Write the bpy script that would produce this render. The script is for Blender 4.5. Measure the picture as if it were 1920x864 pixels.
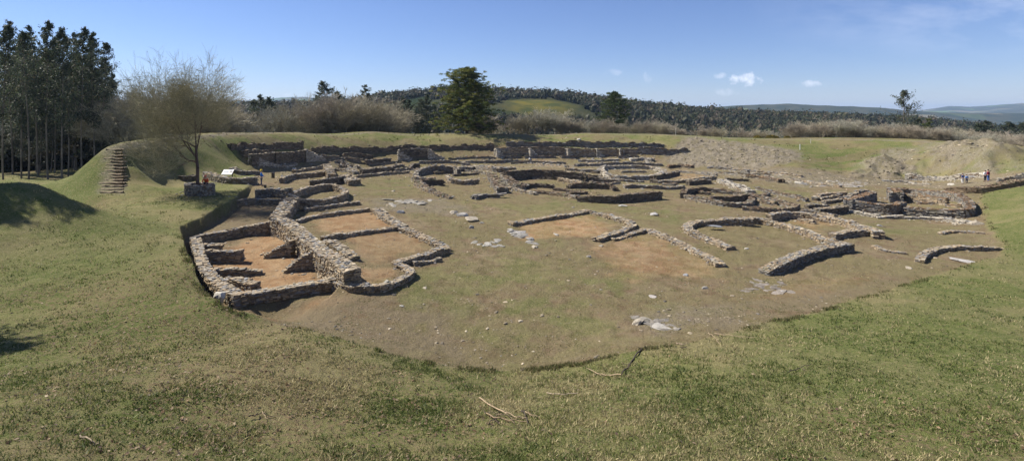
import bpy, math, random
import numpy as np
from mathutils import Vector, Matrix

R = math.radians
rng = np.random.default_rng(7)
random.seed(7)
for o in list(bpy.data.objects):
    bpy.data.objects.remove(o)
scn = bpy.context.scene
COL = scn.collection

# ------------------------------------------------------------------ camera
F = 960.0; HOR = 212.0; CAMZ = 10.0          # photo pixels (1920 wide), level camera 10 m above the dig floor
cam_d = bpy.data.cameras.new('camera'); cam = bpy.data.objects.new('camera', cam_d)
COL.objects.link(cam); scn.camera = cam
cam.location = (0, 0, CAMZ); cam.rotation_euler = (R(90), 0, 0)
cam_d.sensor_width = 36; cam_d.lens = 36 * F / 1920
cam_d.shift_y = -(432 - HOR) / 1920
cam_d.clip_start = 0.1; cam_d.clip_end = 30000

# ------------------------------------------------------------------ sun and sky
SUN_AZ = R(-70); SUN_EL = R(46)
sdir = Vector((math.sin(SUN_AZ) * math.cos(SUN_EL), math.cos(SUN_AZ) * math.cos(SUN_EL), math.sin(SUN_EL)))
sl = bpy.data.lights.new('sun', 'SUN'); sl.energy = 4.8; sl.angle = R(0.53); sl.color = (1.0, 0.935, 0.82)
so = bpy.data.objects.new('sun', sl); COL.objects.link(so)
so.rotation_euler = sdir.to_track_quat('Z', 'Y').to_euler(); so.location = (-60, 20, 80)

world = bpy.data.worlds.new('World'); scn.world = world; world.use_nodes = True
nt = world.node_tree; nt.nodes.clear()
def N(tree, typ, **kw):
    n = tree.nodes.new(typ)
    for k, v in kw.items():
        if k in ('inp',):
            for a, b in v.items(): n.inputs[a].default_value = b
        else: setattr(n, k, v)
    return n
def mth(tree, op, a, b=None, c=None, clamp=False):
    n = tree.nodes.new('ShaderNodeMath'); n.operation = op; n.use_clamp = clamp
    for i, v in enumerate((a, b, c)):
        if v is None: continue
        if hasattr(v, 'links') or hasattr(v, 'is_output'): tree.links.new(v, n.inputs[i])
        else: n.inputs[i].default_value = v
    return n.outputs[0]
sky = N(nt, 'ShaderNodeTexSky', sky_type='NISHITA', sun_disc=False, sun_elevation=SUN_EL, sun_rotation=SUN_AZ,
        altitude=500, air_density=1.0, dust_density=0.0, ozone_density=6.0)
tc = N(nt, 'ShaderNodeTexCoord'); sp = N(nt, 'ShaderNodeSeparateXYZ'); nt.links.new(tc.outputs['Generated'], sp.inputs[0])
ypos = mth(nt, 'MAXIMUM', sp.outputs[1], 0.05)
U = mth(nt, 'DIVIDE', sp.outputs[0], ypos); V = mth(nt, 'DIVIDE', sp.outputs[2], ypos)
cb = N(nt, 'ShaderNodeCombineXYZ'); nt.links.new(U, cb.inputs[0]); nt.links.new(V, cb.inputs[1])
def wnoise(scale, detail, sc=(1, 1, 1)):
    mp = N(nt, 'ShaderNodeMapping'); mp.inputs['Scale'].default_value = sc; nt.links.new(cb.outputs[0], mp.inputs[0])
    n = N(nt, 'ShaderNodeTexNoise'); n.inputs['Scale'].default_value = scale; n.inputs['Detail'].default_value = detail
    n.inputs['Roughness'].default_value = 0.6
    nt.links.new(mp.outputs[0], n.inputs[0]); return n.outputs[0]
nz = wnoise(55, 6)
total = None
for (cx, cy, a, b, s) in ((1397, 148, 34, 15, .9), (1350, 142, 16, 7, .45), (1362, 173, 26, 9, .38), (1522, 158, 22, 9, .65),
                          (1148, 136, 20, 8, .25), (1213, 147, 12, 11, .25), (1815, 203, 30, 6, .4), (540, 178, 12, 6, .2)):
    u = mth(nt, 'DIVIDE', mth(nt, 'SUBTRACT', U, (cx - 960) / 960), a / 960)
    v = mth(nt, 'DIVIDE', mth(nt, 'SUBTRACT', V, (HOR - cy) / 960), b / 960)
    d = mth(nt, 'ADD', mth(nt, 'MULTIPLY', u, u), mth(nt, 'MULTIPLY', v, v))
    m = mth(nt, 'ADD', mth(nt, 'SUBTRACT', 0.75, d), mth(nt, 'MULTIPLY', mth(nt, 'SUBTRACT', nz, 0.5), 4.2))
    m = mth(nt, 'MULTIPLY', m, 0.75, clamp=True)
    m = mth(nt, 'MULTIPLY', mth(nt, 'MULTIPLY', m, 1.0), s)
    total = m if total is None else mth(nt, 'MAXIMUM', total, m)
# thin cirrus high on the right
cz = wnoise(3.0, 7, (1.0, 3.5, 1)); cz2 = wnoise(11, 6, (1, 2.6, 1))
ci = mth(nt, 'MULTIPLY', mth(nt, 'SUBTRACT', mth(nt, 'ADD', mth(nt, 'MULTIPLY', cz, .65), mth(nt, 'MULTIPLY', cz2, .35)), 0.44), 3.0, clamp=True)
gate = mth(nt, 'MULTIPLY', mth(nt, 'MULTIPLY', mth(nt, 'SUBTRACT', U, 0.45), 2.2, clamp=True),
           mth(nt, 'MULTIPLY', mth(nt, 'SUBTRACT', V, 0.10), 12, clamp=True))
ci = mth(nt, 'MULTIPLY', mth(nt, 'MULTIPLY', ci, gate), 0.45)
total = mth(nt, 'MAXIMUM', total, ci)
mix = N(nt, 'ShaderNodeMix', data_type='RGBA'); nt.links.new(total, mix.inputs[0])
hs = N(nt, 'ShaderNodeHueSaturation'); hs.inputs['Saturation'].default_value = 1.0
nt.links.new(sky.outputs[0], hs.inputs['Color'])
tint = N(nt, 'ShaderNodeMix', data_type='RGBA', blend_type='MULTIPLY'); tint.inputs[0].default_value = 1.0
nt.links.new(hs.outputs[0], tint.inputs[6]); tint.inputs[7].default_value = (1.0, 0.94, 1.10, 1)
nt.links.new(tint.outputs[2], mix.inputs[6]); mix.inputs[7].default_value = (10.5, 10.8, 12, 1)
bg = N(nt, 'ShaderNodeBackground'); bg.inputs[1].default_value = 0.062
nt.links.new(mix.outputs[2], bg.inputs[0])
wo = N(nt, 'ShaderNodeOutputWorld'); nt.links.new(bg.outputs[0], wo.inputs[0])
vs = scn.view_settings
vs.view_transform = 'Standard'; vs.look = 'None'; vs.gamma = 1; vs.exposure = 0.88; vs.use_curve_mapping = False
scn.cycles.volume_bounces = 0
scn.cycles.max_bounces = 6
scn.cycles.transparent_max_bounces = 8

# ------------------------------------------------------------------ numpy noise
def _h(ix, iy, s):
    n = (ix.astype(np.int64) * 374761393 + iy.astype(np.int64) * 668265263 + s * 974711) & 0xffffffff
    n = ((n ^ (n >> 13)) * 1274126177) & 0xffffffff
    n = (n ^ (n >> 16)) & 0xffffffff
    return n / 4294967295.0
def vn(x, y, s=0):
    x = np.asarray(x, float); y = np.asarray(y, float)
    ix = np.floor(x); iy = np.floor(y); fx = x - ix; fy = y - iy
    fx = fx * fx * (3 - 2 * fx); fy = fy * fy * (3 - 2 * fy)
    a = _h(ix, iy, s); b = _h(ix + 1, iy, s); c = _h(ix, iy + 1, s); d = _h(ix + 1, iy + 1, s)
    return (a * (1 - fx) + b * fx) * (1 - fy) + (c * (1 - fx) + d * fx) * fy
def fbm(x, y, oct=4, s=0):
    t = 0; a = .5; n = 0
    for i in range(oct):
        t = t + a * vn(x * 2 ** i + i * 17.3, y * 2 ** i - i * 9.1, s + i); n += a; a *= .5
    return t / n
def sst(a, b, x):
    t = np.clip((x - a) / (b - a), 0, 1); return t * t * (3 - 2 * t)

# ------------------------------------------------------------------ object helpers
def tag(o, label=None, cat=None, group=None, kind=None):
    if label: o['label'] = label
    if cat: o['category'] = cat
    if group: o['group'] = group
    if kind: o['kind'] = kind
    elif cat: o['kind'] = 'thing'
    return o
def empty(name, loc=(0, 0, 0), rz=0):
    o = bpy.data.objects.new(name, None); COL.objects.link(o); o.location = loc; o.rotation_euler = (0, 0, rz)
    o.empty_display_size = .2
    return o
def npmesh(name, V_, faces, mats, parent=None, col=None, midx=None, smooth=False, colname='tint', extra=None):
    """V_ (n,3); faces: list of (m,k) int arrays"""
    me = bpy.data.meshes.new(name)
    V_ = np.asarray(V_, np.float32)
    faces = [np.asarray(f, np.int32) for f in faces if len(f)]
    me.vertices.add(len(V_)); me.vertices.foreach_set('co', V_.ravel())
    ls = np.concatenate([np.full(len(f), f.shape[1], np.int32) for f in faces])
    li = np.concatenate([f.ravel() for f in faces])
    me.loops.add(len(li)); me.loops.foreach_set('vertex_index', li)
    me.polygons.add(len(ls)); st = np.concatenate([[0], np.cumsum(ls)[:-1]]).astype(np.int32)
    me.polygons.foreach_set('loop_start', st); me.polygons.foreach_set('loop_total', ls)
    if midx is not None: me.polygons.foreach_set('material_index', np.asarray(midx, np.int32))
    me.polygons.foreach_set('use_smooth', np.full(len(ls), smooth, bool))
    for nm, c in ([(colname, col)] if col is not None else []) + list((extra or {}).items()):
        c = np.asarray(c, np.float32)
        if c.shape[1] == 3: c = np.concatenate([c, np.ones((len(c), 1), np.float32)], 1)
        at = me.attributes.new(nm, 'FLOAT_COLOR', 'POINT'); at.data.foreach_set('color', c.ravel())
    me.update(calc_edges=True); me.validate()
    for m in (mats if isinstance(mats, (list, tuple)) else [mats]): me.materials.append(m)
    o = bpy.data.objects.new(name, me); COL.objects.link(o)
    if parent: o.parent = parent
    return o
class Soup:
    """collects boxes, tubes and stones for ONE mesh"""
    def __init__(s): s.v = []; s.f = {}; s.c = []; s.n = 0; s.m = {}
    def add(s, v, f, c, m=0):
        v = np.asarray(v, float).reshape(-1, 3); f = np.asarray(f, int)
        c = np.asarray(c, float)
        if c.ndim == 1: c = np.tile(c, (len(v), 1))
        s.v.append(v); s.c.append(c); s.f.setdefault((f.shape[1], m), []).append(f + s.n); s.n += len(v)
    def build(s, name, mats, parent=None, smooth=False):
        fs = []; mi = []
        for (k, m), l in s.f.items():
            a = np.concatenate(l); fs.append(a); mi.append(np.full(len(a), m))
        return npmesh(name, np.concatenate(s.v), fs, mats, parent, np.concatenate(s.c), np.concatenate(mi), smooth)
BOXF = np.array([[0, 3, 2, 1], [4, 5, 6, 7], [0, 1, 5, 4], [1, 2, 6, 5], [2, 3, 7, 6], [3, 0, 4, 7]])
BOXV = np.array([[-1, -1, -1], [1, -1, -1], [1, 1, -1], [-1, 1, -1], [-1, -1, 1], [1, -1, 1], [1, 1, 1], [-1, 1, 1]]) * .5
def boxes(soup, cen, tx, size, col, jit=0.0, rg=rng, m=0, tilt=0.0):
    """many boxes: cen (n,3), tx (n,2) unit direction of their length, size (n,3) = length, depth, height"""
    cen = np.asarray(cen, float); n = len(cen)
    if n == 0: return
    b = np.tile(BOXV, (n, 1, 1)) * np.asarray(size)[:, None, :]
    if jit: b = b + rg.uniform(-jit, jit, b.shape) * np.asarray(size)[:, None, :]
    if tilt:
        a = rg.normal(0, tilt, (n, 1)); b2 = b[:, :, 2] + b[:, :, 0] * a; b[:, :, 2] = b2
        a = rg.normal(0, tilt, (n, 1)); b[:, :, 2] += b[:, :, 1] * a
    tx = np.asarray(tx); ny = np.stack([-tx[:, 1], tx[:, 0]], 1)
    v = np.empty_like(b)
    v[:, :, 0] = cen[:, None, 0] + b[:, :, 0] * tx[:, None, 0] + b[:, :, 1] * ny[:, None, 0]
    v[:, :, 1] = cen[:, None, 1] + b[:, :, 0] * tx[:, None, 1] + b[:, :, 1] * ny[:, None, 1]
    v[:, :, 2] = cen[:, None, 2] + b[:, :, 2]
    f = (BOXF[None] + (np.arange(n) * 8)[:, None, None]).reshape(-1, 4)
    soup.add(v, f, np.repeat(np.asarray(col), 8, 0), m)
def tubes(soup, P0, P1, R0, R1, col, k=4, m=0):
    P0 = np.asarray(P0, float).reshape(-1, 3); P1 = np.asarray(P1, float).reshape(-1, 3); n = len(P0)
    R0 = np.broadcast_to(R0, (n,)); R1 = np.broadcast_to(R1, (n,))
    d = P1 - P0; d = d / np.maximum(np.linalg.norm(d, axis=1, keepdims=True), 1e-6)
    ref = np.where(np.abs(d[:, 2:3]) < .9, np.array([[0, 0, 1.]]), np.array([[1., 0, 0]]))
    a = np.cross(d, ref); a /= np.linalg.norm(a, axis=1, keepdims=True); b = np.cross(d, a)
    ang = np.arange(k) * 2 * np.pi / k
    ring = a[:, None, :] * np.cos(ang)[None, :, None] + b[:, None, :] * np.sin(ang)[None, :, None]
    v = np.concatenate([P0[:, None, :] + ring * R0[:, None, None], P1[:, None, :] + ring * R1[:, None, None]], 1)
    i = np.arange(k); j = (i + 1) % k
    q = np.stack([i, i + k, j + k, j], 1)
    f = (q[None] + (np.arange(n) * 2 * k)[:, None, None]).reshape(-1, 4)
    c = np.asarray(col, float)
    if c.ndim == 2: c = np.repeat(c, 2 * k, 0)
    soup.add(v, f, c, m)
ICO_V = None
def ico():
    t = (1 + 5 ** .5) / 2
    v = np.array([[-1, t, 0], [1, t, 0], [-1, -t, 0], [1, -t, 0], [0, -1, t], [0, 1, t], [0, -1, -t], [0, 1, -t], [t, 0, -1], [t, 0, 1], [-t, 0, -1], [-t, 0, 1]], float)
    v /= np.linalg.norm(v[0])
    f = np.array([[0, 11, 5], [0, 5, 1], [0, 1, 7], [0, 7, 10], [0, 10, 11], [1, 5, 9], [5, 11, 4], [11, 10, 2], [10, 7, 6], [7, 1, 8], [3, 9, 4], [3, 4, 2], [3, 2, 6], [3, 6, 8], [3, 8, 9], [4, 9, 5], [2, 4, 11], [6, 2, 10], [8, 6, 7], [9, 8, 1]])
    return v, f
def ico2():
    v, f = ico(); v = list(map(tuple, v)); idx = {}
    def mid(a, b):
        k = (min(a, b), max(a, b))
        if k not in idx:
            p = (np.array(v[a]) + np.array(v[b])) / 2; p /= np.linalg.norm(p); v.append(tuple(p)); idx[k] = len(v) - 1
        return idx[k]
    nf = []
    for a, b, c in f:
        x, y, z = mid(a, b), mid(b, c), mid(c, a); nf += [[a, x, z], [b, y, x], [c, z, y], [x, y, z]]
    return np.array(v), np.array(nf)
IV, IF = ico(); IV2, IF2 = ico2()
def stones(soup, cen, size, col, jit=.22, rg=rng, hi=False, m=0):
    cen = np.asarray(cen, float); n = len(cen)
    if n == 0: return
    bv, bf = (IV2, IF2) if hi else (IV, IF)
    b = np.tile(bv, (n, 1, 1)) * (1 + rg.uniform(-jit, jit, (n, len(bv), 1)))
    # chop to flatten some sides
    for _ in range(3 if hi else 1):
        nn = rg.normal(0, 1, (n, 3)); nn /= np.linalg.norm(nn, axis=1, keepdims=True)
        dd = np.einsum('nvk,nk->nv', b, nn); ex = np.maximum(dd - .55, 0)
        b = b - ex[:, :, None] * nn[:, None, :]
    b = b * np.asarray(size)[:, None, :]
    a = rg.uniform(0, 2 * np.pi, n); ca = np.cos(a)[:, None]; sa = np.sin(a)[:, None]
    x = b[:, :, 0] * ca - b[:, :, 1] * sa; y = b[:, :, 0] * sa + b[:, :, 1] * ca
    z = b[:, :, 2] + x * rg.normal(0, .08, (n, 1)) + y * rg.normal(0, .08, (n, 1))
    v = np.stack([x, y, z], 2) + cen[:, None, :]
    f = (bf[None] + (np.arange(n) * len(bv))[:, None, None]).reshape(-1, 3)
    soup.add(v, f, np.repeat(np.asarray(col), len(bv), 0), m)

# ------------------------------------------------------------------ materials
def new_mat(name):
    m = bpy.data.materials.new(name); m.use_nodes = True; t = m.node_tree
    b = t.nodes['Principled BSDF']; b.inputs['Roughness'].default_value = .9
    b.inputs['Specular IOR Level'].default_value = .25
    return m, t, b
def nnoise(t, vec, scale, detail=4, rough=.55):
    n = t.nodes.new('ShaderNodeTexNoise'); n.inputs['Scale'].default_value = scale; n.inputs['Detail'].default_value = detail
    n.inputs['Roughness'].default_value = rough
    t.links.new(vec, n.inputs[0]); return n.outputs[0]
def nramp(t, fac, a, b):
    n = t.nodes.new('ShaderNodeMapRange'); n.inputs[1].default_value = a; n.inputs[2].default_value = b
    n.interpolation_type = 'SMOOTHSTEP'
    t.links.new(fac, n.inputs[0]); return n.outputs[0]
def nmix(t, fac, a, b, mode='MIX'):
    n = t.nodes.new('ShaderNodeMix'); n.data_type = 'RGBA'; n.blend_type = mode
    for i, v in ((0, fac), (6, a), (7, b)):
        if isinstance(v, (int, float)): n.inputs[i].default_value = v
        elif isinstance(v, tuple): n.inputs[i].default_value = (v[0], v[1], v[2], 1)
        else: t.links.new(v, n.inputs[i])
    return n.outputs[2]
def nattr(t, name):
    n = t.nodes.new('ShaderNodeAttribute'); n.attribute_name = name; return n
def nbump(t, b, h, strength, dist):
    n = t.nodes.new('ShaderNodeBump'); n.inputs['Strength'].default_value = strength; n.inputs['Distance'].default_value = dist
    t.links.new(h, n.inputs['Height']); t.links.new(n.outputs[0], b.inputs['Normal'])

def tint_mat(name, vary=.5, scale=3.0, rough=.9, bump=0.0, bscale=12, spec=.25, base=None):
    """colour from the 'tint' attribute (or a base colour) with procedural mottling"""
    m, t, b = new_mat(name)
    tcn = t.nodes.new('ShaderNodeTexCoord'); v = tcn.outputs['Object']
    n = nnoise(t, v, scale, 5); n2 = nnoise(t, v, scale * 6, 3)
    f = mth(t, 'ADD', mth(t, 'MULTIPLY', n, .6), mth(t, 'MULTIPLY', n2, .4))
    f = mth(t, 'ADD', mth(t, 'MULTIPLY', mth(t, 'SUBTRACT', f, .5), vary * 3.2), 1.0)
    f = mth(t, 'MAXIMUM', f, .25)
    gr = t.nodes.new('ShaderNodeCombineXYZ')
    for i in range(3): t.links.new(f, gr.inputs[i])
    src = base if base else nattr(t, 'tint').outputs['Color']
    c = nmix(t, 1.0, src, gr.outputs[0], 'MULTIPLY')
    t.links.new(c, b.inputs['Base Color']); b.inputs['Roughness'].default_value = rough
    b.inputs['Specular IOR Level'].default_value = spec
    if bump: nbump(t, b, nnoise(t, v, bscale, 5), .9, bump)
    return m

M = {}
def stone_mat():
    m, t, b = new_mat('dry_stone')
    v = t.nodes.new('ShaderNodeTexCoord').outputs['Object']
    n = nnoise(t, v, 4, 6); n2 = nnoise(t, v, 22, 4); n3 = nnoise(t, v, 1.3, 4)
    f = mth(t, 'ADD', mth(t, 'MULTIPLY', mth(t, 'SUBTRACT', mth(t, 'ADD', mth(t, 'MULTIPLY', n, .5), mth(t, 'MULTIPLY', n2, .5)), .5), 2.6), 1.0)
    f = mth(t, 'MAXIMUM', f, .3)
    gr = t.nodes.new('ShaderNodeCombineXYZ')
    for i in range(3): t.links.new(f, gr.inputs[i])
    c = nmix(t, 1.0, nattr(t, 'tint').outputs['Color'], gr.outputs[0], 'MULTIPLY')
    li = nmix(t, mth(t, 'MULTIPLY', nramp(t, n2, .60, .70), .55), c, (.42, .41, .36))      # lichen
    mo = nmix(t, mth(t, 'MULTIPLY', nramp(t, n3, .56, .70), .45), li, (.10, .095, .045))    # moss
    t.links.new(mo, b.inputs['Base Color'])
    nbump(t, b, nnoise(t, v, 16, 6), .8, .03)
    return m
M['stone'] = stone_mat()
M['core'] = tint_mat('earth_and_stone_filling', .6, 5, bump=.03, base=(.15, .112, .075))
M['bark'] = tint_mat('bark', .5, 2.0, bump=.02)
M['leaf'] = tint_mat('foliage', .3, .8, rough=.6)
_t = M['leaf'].node_tree; _b = _t.nodes['Principled BSDF']; _tr = _t.nodes.new('ShaderNodeBsdfTranslucent'); _mx = _t.nodes.new('ShaderNodeMixShader'); _mx.inputs[0].default_value = .3
_t.links.new(_b.inputs['Base Color'].links[0].from_socket, _tr.inputs[0]); _t.links.new(_b.outputs[0], _mx.inputs[1]); _t.links.new(_tr.outputs[0], _mx.inputs[2]); _t.links.new(_mx.outputs[0], _t.nodes['Material Output'].inputs[0])
M['wood'] = tint_mat('dead_wood', .5, 9.0, bump=.01)
M['earth'] = tint_mat('bare_earth', .6, 4, bump=.03)
M['cloth'] = tint_mat('cloth', .15, 6)
M['skin'] = tint_mat('skin', .1, 6, rough=.6, base=(.52, .33, .24))
M['hair'] = tint_mat('hair', .3, 20, base=(.035, .025, .02))
M['plastic'] = tint_mat('painted_plastic', .08, 4, rough=.45, spec=.5)

def ground_mat():
    m, t, b = new_mat('ground')
    v = t.nodes.new('ShaderNodeTexCoord').outputs['Object']
    a1 = nattr(t, 'mask'); a2 = nattr(t, 'mask2')
    s1 = t.nodes.new('ShaderNodeSeparateColor'); t.links.new(a1.outputs['Color'], s1.inputs[0])
    s2 = t.nodes.new('ShaderNodeSeparateColor'); t.links.new(a2.outputs['Color'], s2.inputs[0])
    big = nnoise(t, v, .16, 5, .6); mid = nnoise(t, v, .9, 6, .65); fine = nnoise(t, v, 7, 6, .7); vf = nnoise(t, v, 32, 4, .7)
    # turf: olive with lush and straw coloured patches
    g = nmix(t, nramp(t, mid, .38, .62), (.088, .112, .028), (.170, .168, .062))
    g = nmix(t, mth(t, 'MULTIPLY', nramp(t, big, .45, .60), .8), g, (.225, .190, .095))
    g = nmix(t, s2.outputs[0], g, nmix(t, nramp(t, fine, .3, .7), (.062, .095, .018), (.110, .140, .032)))   # lush
    g = nmix(t, mth(t, 'MULTIPLY', nramp(t, fine, .50, .62), .7), g, (.25, .21, .115))
    g = nmix(t, mth(t, 'MULTIPLY', nramp(t, vf, .52, .60), .7), g, (.040, .050, .016))
    g = nmix(t, mth(t, 'MULTIPLY', nramp(t, vf, .47, .40), .5), g, (.24, .21, .12))
    # dug soil
    s = nmix(t, nramp(t, mid, .35, .65), (.150, .108, .064), (.240, .185, .118))
    s = nmix(t, mth(t, 'MULTIPLY', nramp(t, mth(t, 'ADD', mth(t, 'MULTIPLY', big, .5), mth(t, 'MULTIPLY', mid, .5)), .43, .55), .55), s, (.140, .122, .055))     # thin moss/turf
    s = nmix(t, s1.outputs[1], s, nmix(t, nramp(t, mid, .35, .65), (.26, .150, .075), (.36, .245, .140)))
    s = nmix(t, mth(t, 'MULTIPLY', nramp(t, fine, .54, .68), .55), s, (.25, .21, .16))
    s = nmix(t, mth(t, 'MULTIPLY', nramp(t, vf, .55, .66), .6), s, (.06, .05, .032))
    c = nmix(t, s1.outputs[0], g, s)
    s = nmix(t, mth(t, 'MULTIPLY', nramp(t, nnoise(t, v, 3.2, 6, .75), .53, .62), .5), s, (.27, .22, .155))
    s = nmix(t, mth(t, 'MULTIPLY', nramp(t, nnoise(t, v, 2.3, 6, .75), .52, .60), .45), s, (.085, .075, .04))
    # rubble / worn path / bare pale
    p = nmix(t, nramp(t, fine, .36, .62), (.150, .125, .092), (.265, .232, .180))
    p = nmix(t, mth(t, 'MULTIPLY', nramp(t, mid, .45, .6), .6), p, (.135, .115, .06))
    p = nmix(t, mth(t, 'MULTIPLY', nramp(t, vf, .54, .62), .6), p, (.09, .075, .06))
    c = nmix(t, s1.outputs[2], c, p)
    # leaf litter
    lm = mth(t, 'MULTIPLY', s2.outputs[1], nramp(t, fine, .46, .60))
    c = nmix(t, lm, c, nmix(t, nramp(t, vf, .4, .6), (.13, .085, .05), (.24, .17, .11)))
    # grey gravel spread
    gm = mth(t, 'MULTIPLY', s2.outputs[2], nramp(t, mid, .34, .52))
    c = nmix(t, gm, c, nmix(t, nramp(t, vf, .4, .6), (.140, .108, .070), (.205, .165, .112)))
    t.links.new(c, b.inputs['Base Color']); b.inputs['Roughness'].default_value = 1.0; b.inputs['Specular IOR Level'].default_value = .1
    h = mth(t, 'ADD', mth(t, 'MULTIPLY', fine, .7), mth(t, 'MULTIPLY', vf, .3))
    h = mth(t, 'ADD', h, mth(t, 'MULTIPLY', mid, .8)); nbump(t, b, h, 1.0, .16)
    return m
M['ground'] = ground_mat()

# ------------------------------------------------------------------ terrain
# control points (photo column, depth, photo row or ('z', height))
CP = []
def cp(px, D, y=None, z=None):
    X = (px - 960) / F * D
    CP.append((X, D, CAMZ - (y - HOR) * D / F if z is None else z))
for th in np.linspace(-85, 85, 15):
    for r, z in ((1.0, 8.35), (2.2, 7.9)):
        CP.append((r * math.sin(R(th)), r * math.cos(R(th)), z))
for px in (-250, 0, 250, 500, 750, 960, 1200, 1450, 1700, 1920, 2200):
    cp(px, 5.0, z=6.0 if px > 200 else 6.2)
# bottom of the frame and the near slope
for px, D in ((0, 8.2), (200, 9), (450, 10), (700, 11), (960, 11.2), (1200, 11.2), (1450, 11.5), (1700, 11.5), (1920, 11.3), (2200, 11)): cp(px, D, y=864)
for px, D, y in ((0, 14, 719), (150, 14, 700), (350, 14.3, 705), (600, 14.8, 735), (960, 15.0, 765), (1250, 15.2, 750), (1550, 15.2, 735), (1920, 15, 735)): cp(px, D, y=y)
for px, D, y in ((0, 20, 600), (130, 20, 600), (250, 20.5, 595), (420, 20.5, 620), (560, 18.6, 642), (700, 19, 672), (960, 20.0, 698), (1100, 19.8, 692), (1230, 20.2, 665), (1400, 22, 628), (1600, 23.5, 605), (1750, 24.5, 590), (1920, 25, 590), (2200, 25, 590)): cp(px, D, y=y)
# lawn at left, the shaded mound, the hollow behind it
for px, D, y in ((0, 26, 497), (70, 26, 500), (140, 27, 492), (230, 28, 486), (320, 28, 490), (0, 31, 398), (60, 32, 398), (110, 31.5, 425),
                 (0, 35, 344), (60, 36, 342), (-150, 34, 335), (-350, 34, 330), (-350, 20, 560), (100, 35, 360), (130, 34, 379), (165, 37, 392), (205, 40, 396)): cp(px, D, y=y)
for px, D, z in ((-150, 43, 2.2), (0, 43, 1.8), (60, 45, 1.6), (100, 44, 1.5), (140, 43, 1.7), (-150, 55, .8), (0, 55, 1.0), (60, 58, 1.2), (120, 55, 1.3), (90, 64, 1.0), (40, 75, .2), (130, 72, .3),
                 (0, 90, -1.2), (110, 90, -1.2), (190, 88, -.8), (-150, 90, -1.5), (0, 120, -4), (150, 120, -4), (-300, 80, -1), (-300, 120, -4), (-600, 60, 1), (-600, 110, -4)): cp(px, D, z=z)
for px, D, y in ((260, 34, 428), (260, 42, 388), (330, 37, 425), (380, 42, 395), (300, 48, 368), (350, 46, 375), (230, 47, 368), (420, 27.5, 485), (450, 23.5, 562),
                 (430, 48, 372), (350, 58, 347), (420, 57, 348), (480, 56, 350), (520, 60, 346), (480, 50, 365), (400, 64, 331), (300, 55, 350), (490, 25.3, 590), (540, 25.0, 596)): cp(px, D, y=y)
# the spur with the steps
for px, D, y in ((205, 47.5, 366), (212, 54, 279), (232, 55.5, 271), (180, 52, 312), (155, 50, 338), (120, 49, 362), (165, 46.5, 372), (240, 54, 300), (245, 49.5, 350), (280, 62, 262), (285, 56.5, 338),
                 (255, 52, 335), (330, 72, 257), (335, 63, 330), (430, 90, 250), (430, 76, 305),
                 (255, 58.5, 266.5), (305, 67, 259.5), (352, 76, 255), (378, 80, 253), (405, 85, 251.5), (465, 94, 249.5), (530, 102, 249), (260, 53, 318), (310, 60, 325), (380, 69, 315)): cp(px, D, y=y)
for px, D, z in ((150, 58, 1.8), (190, 60, 3.9), (190, 72, 1.2), (222, 64, 5.0), (240, 80, 1.5), (265, 71, 5.4), (300, 78, 5.3), (340, 90, 4.6), (300, 94, 1.5), (380, 104, 4.0), (380, 125, -1), (460, 108, 4)): cp(px, D, z=z)
# far bank: crest, shoulder and toe
CREST = ((430, 90, 250), (500, 98, 249), (560, 105, 249), (700, 115, 248), (850, 120, 251), (960, 124, 252), (1100, 126, 250), (1250, 122, 252), (1300, 118, 257),
         (1400, 115, 260), (1550, 112, 260), (1640, 108, 262), (1730, 102, 265), (1800, 95, 271), (1880, 86, 282), (1950, 80, 290), (2200, 72, 290))
TOE = ((430, 80, 300), (500, 88, 300), (560, 95, 297), (700, 106, 292), (850, 109, 294), (960, 111, 295), (1100, 112, 295), (1250, 108, 300), (1300, 104, 306),
       (1400, 98, 312), (1480, 96, 305), (1550, 92, 322), (1640, 92, 326), (1730, 90, 322), (1800, 86, 320), (1880, 78, 318), (1950, 72, 318), (2200, 62, 320))
for px, D, y in CREST: cp(px, D, y=y)
for px, D, y in TOE: cp(px, D, y=y)
for px, D, y in ((560, 99, 266), (700, 110, 264), (850, 115, 262), (960, 118, 262), (1100, 120, 262), (1200, 117, 266), (1480, 104, 284), (1600, 102, 292), (1700, 97, 300), (1760, 95, 290), (1850, 84, 298)): cp(px, D, y=y)
for px, D, y in CREST:
    if px > 400: cp(px, D + 14, z=2.2); cp(px, D + 34, z=-4.5)
# the dig floor
for px, D, z in ((600, 27, .9), (700, 24, .25), (700, 32, .7), (620, 40, 1.0), (560, 48, 1.2), (800, 30, .25), (820, 42, .3), (720, 52, .8), (620, 65, 1.3), (600, 80, 1.2), (700, 85, .9),
                 (960, 27, .0), (960, 38, .0), (900, 55, .2), (820, 70, .5), (960, 75, .1), (960, 95, .1), (1100, 30, -.1), (1100, 50, -.1), (1150, 75, -.1), (1100, 98, -.1),
                 (1300, 28, -.2), (1300, 42, -.3), (1300, 60, -.4), (1300, 85, -.5), (1500, 30, -.45), (1500, 45, -.5), (1500, 65, -.6), (1450, 85, -.6), (1700, 33, -.6), (1700, 45, -.7), (1700, 60, -.8),
                 (1650, 78, -1.0), (1800, 78, -.9), (1840, 66, -.5), (1880, 41, -.6), (1860, 50, -.6), (1920, 36, -.6), (1920, 48, .4), (1920, 60, 1.2), (2200, 40, 1.5), (2200, 55, 2.2)): cp(px, D, z=z)
for th in np.linspace(-80, 80, 9):
    for r, z in ((210, -14), (260, -18)): CP.append((r * math.sin(R(th)), r * math.cos(R(th)), z))
CP = np.array(CP)
def warp(X, Y):
    th = np.clip(np.arctan2(X, Y), -1.5, 1.5); r = np.maximum(np.hypot(X, Y), .5)
    return th * 1.0, np.log(r)
ct, cr = warp(CP[:, 0], CP[:, 1]); n_ = len(CP)
def tps(d2): return d2 * np.log(d2 + 1e-12) * .5
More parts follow.
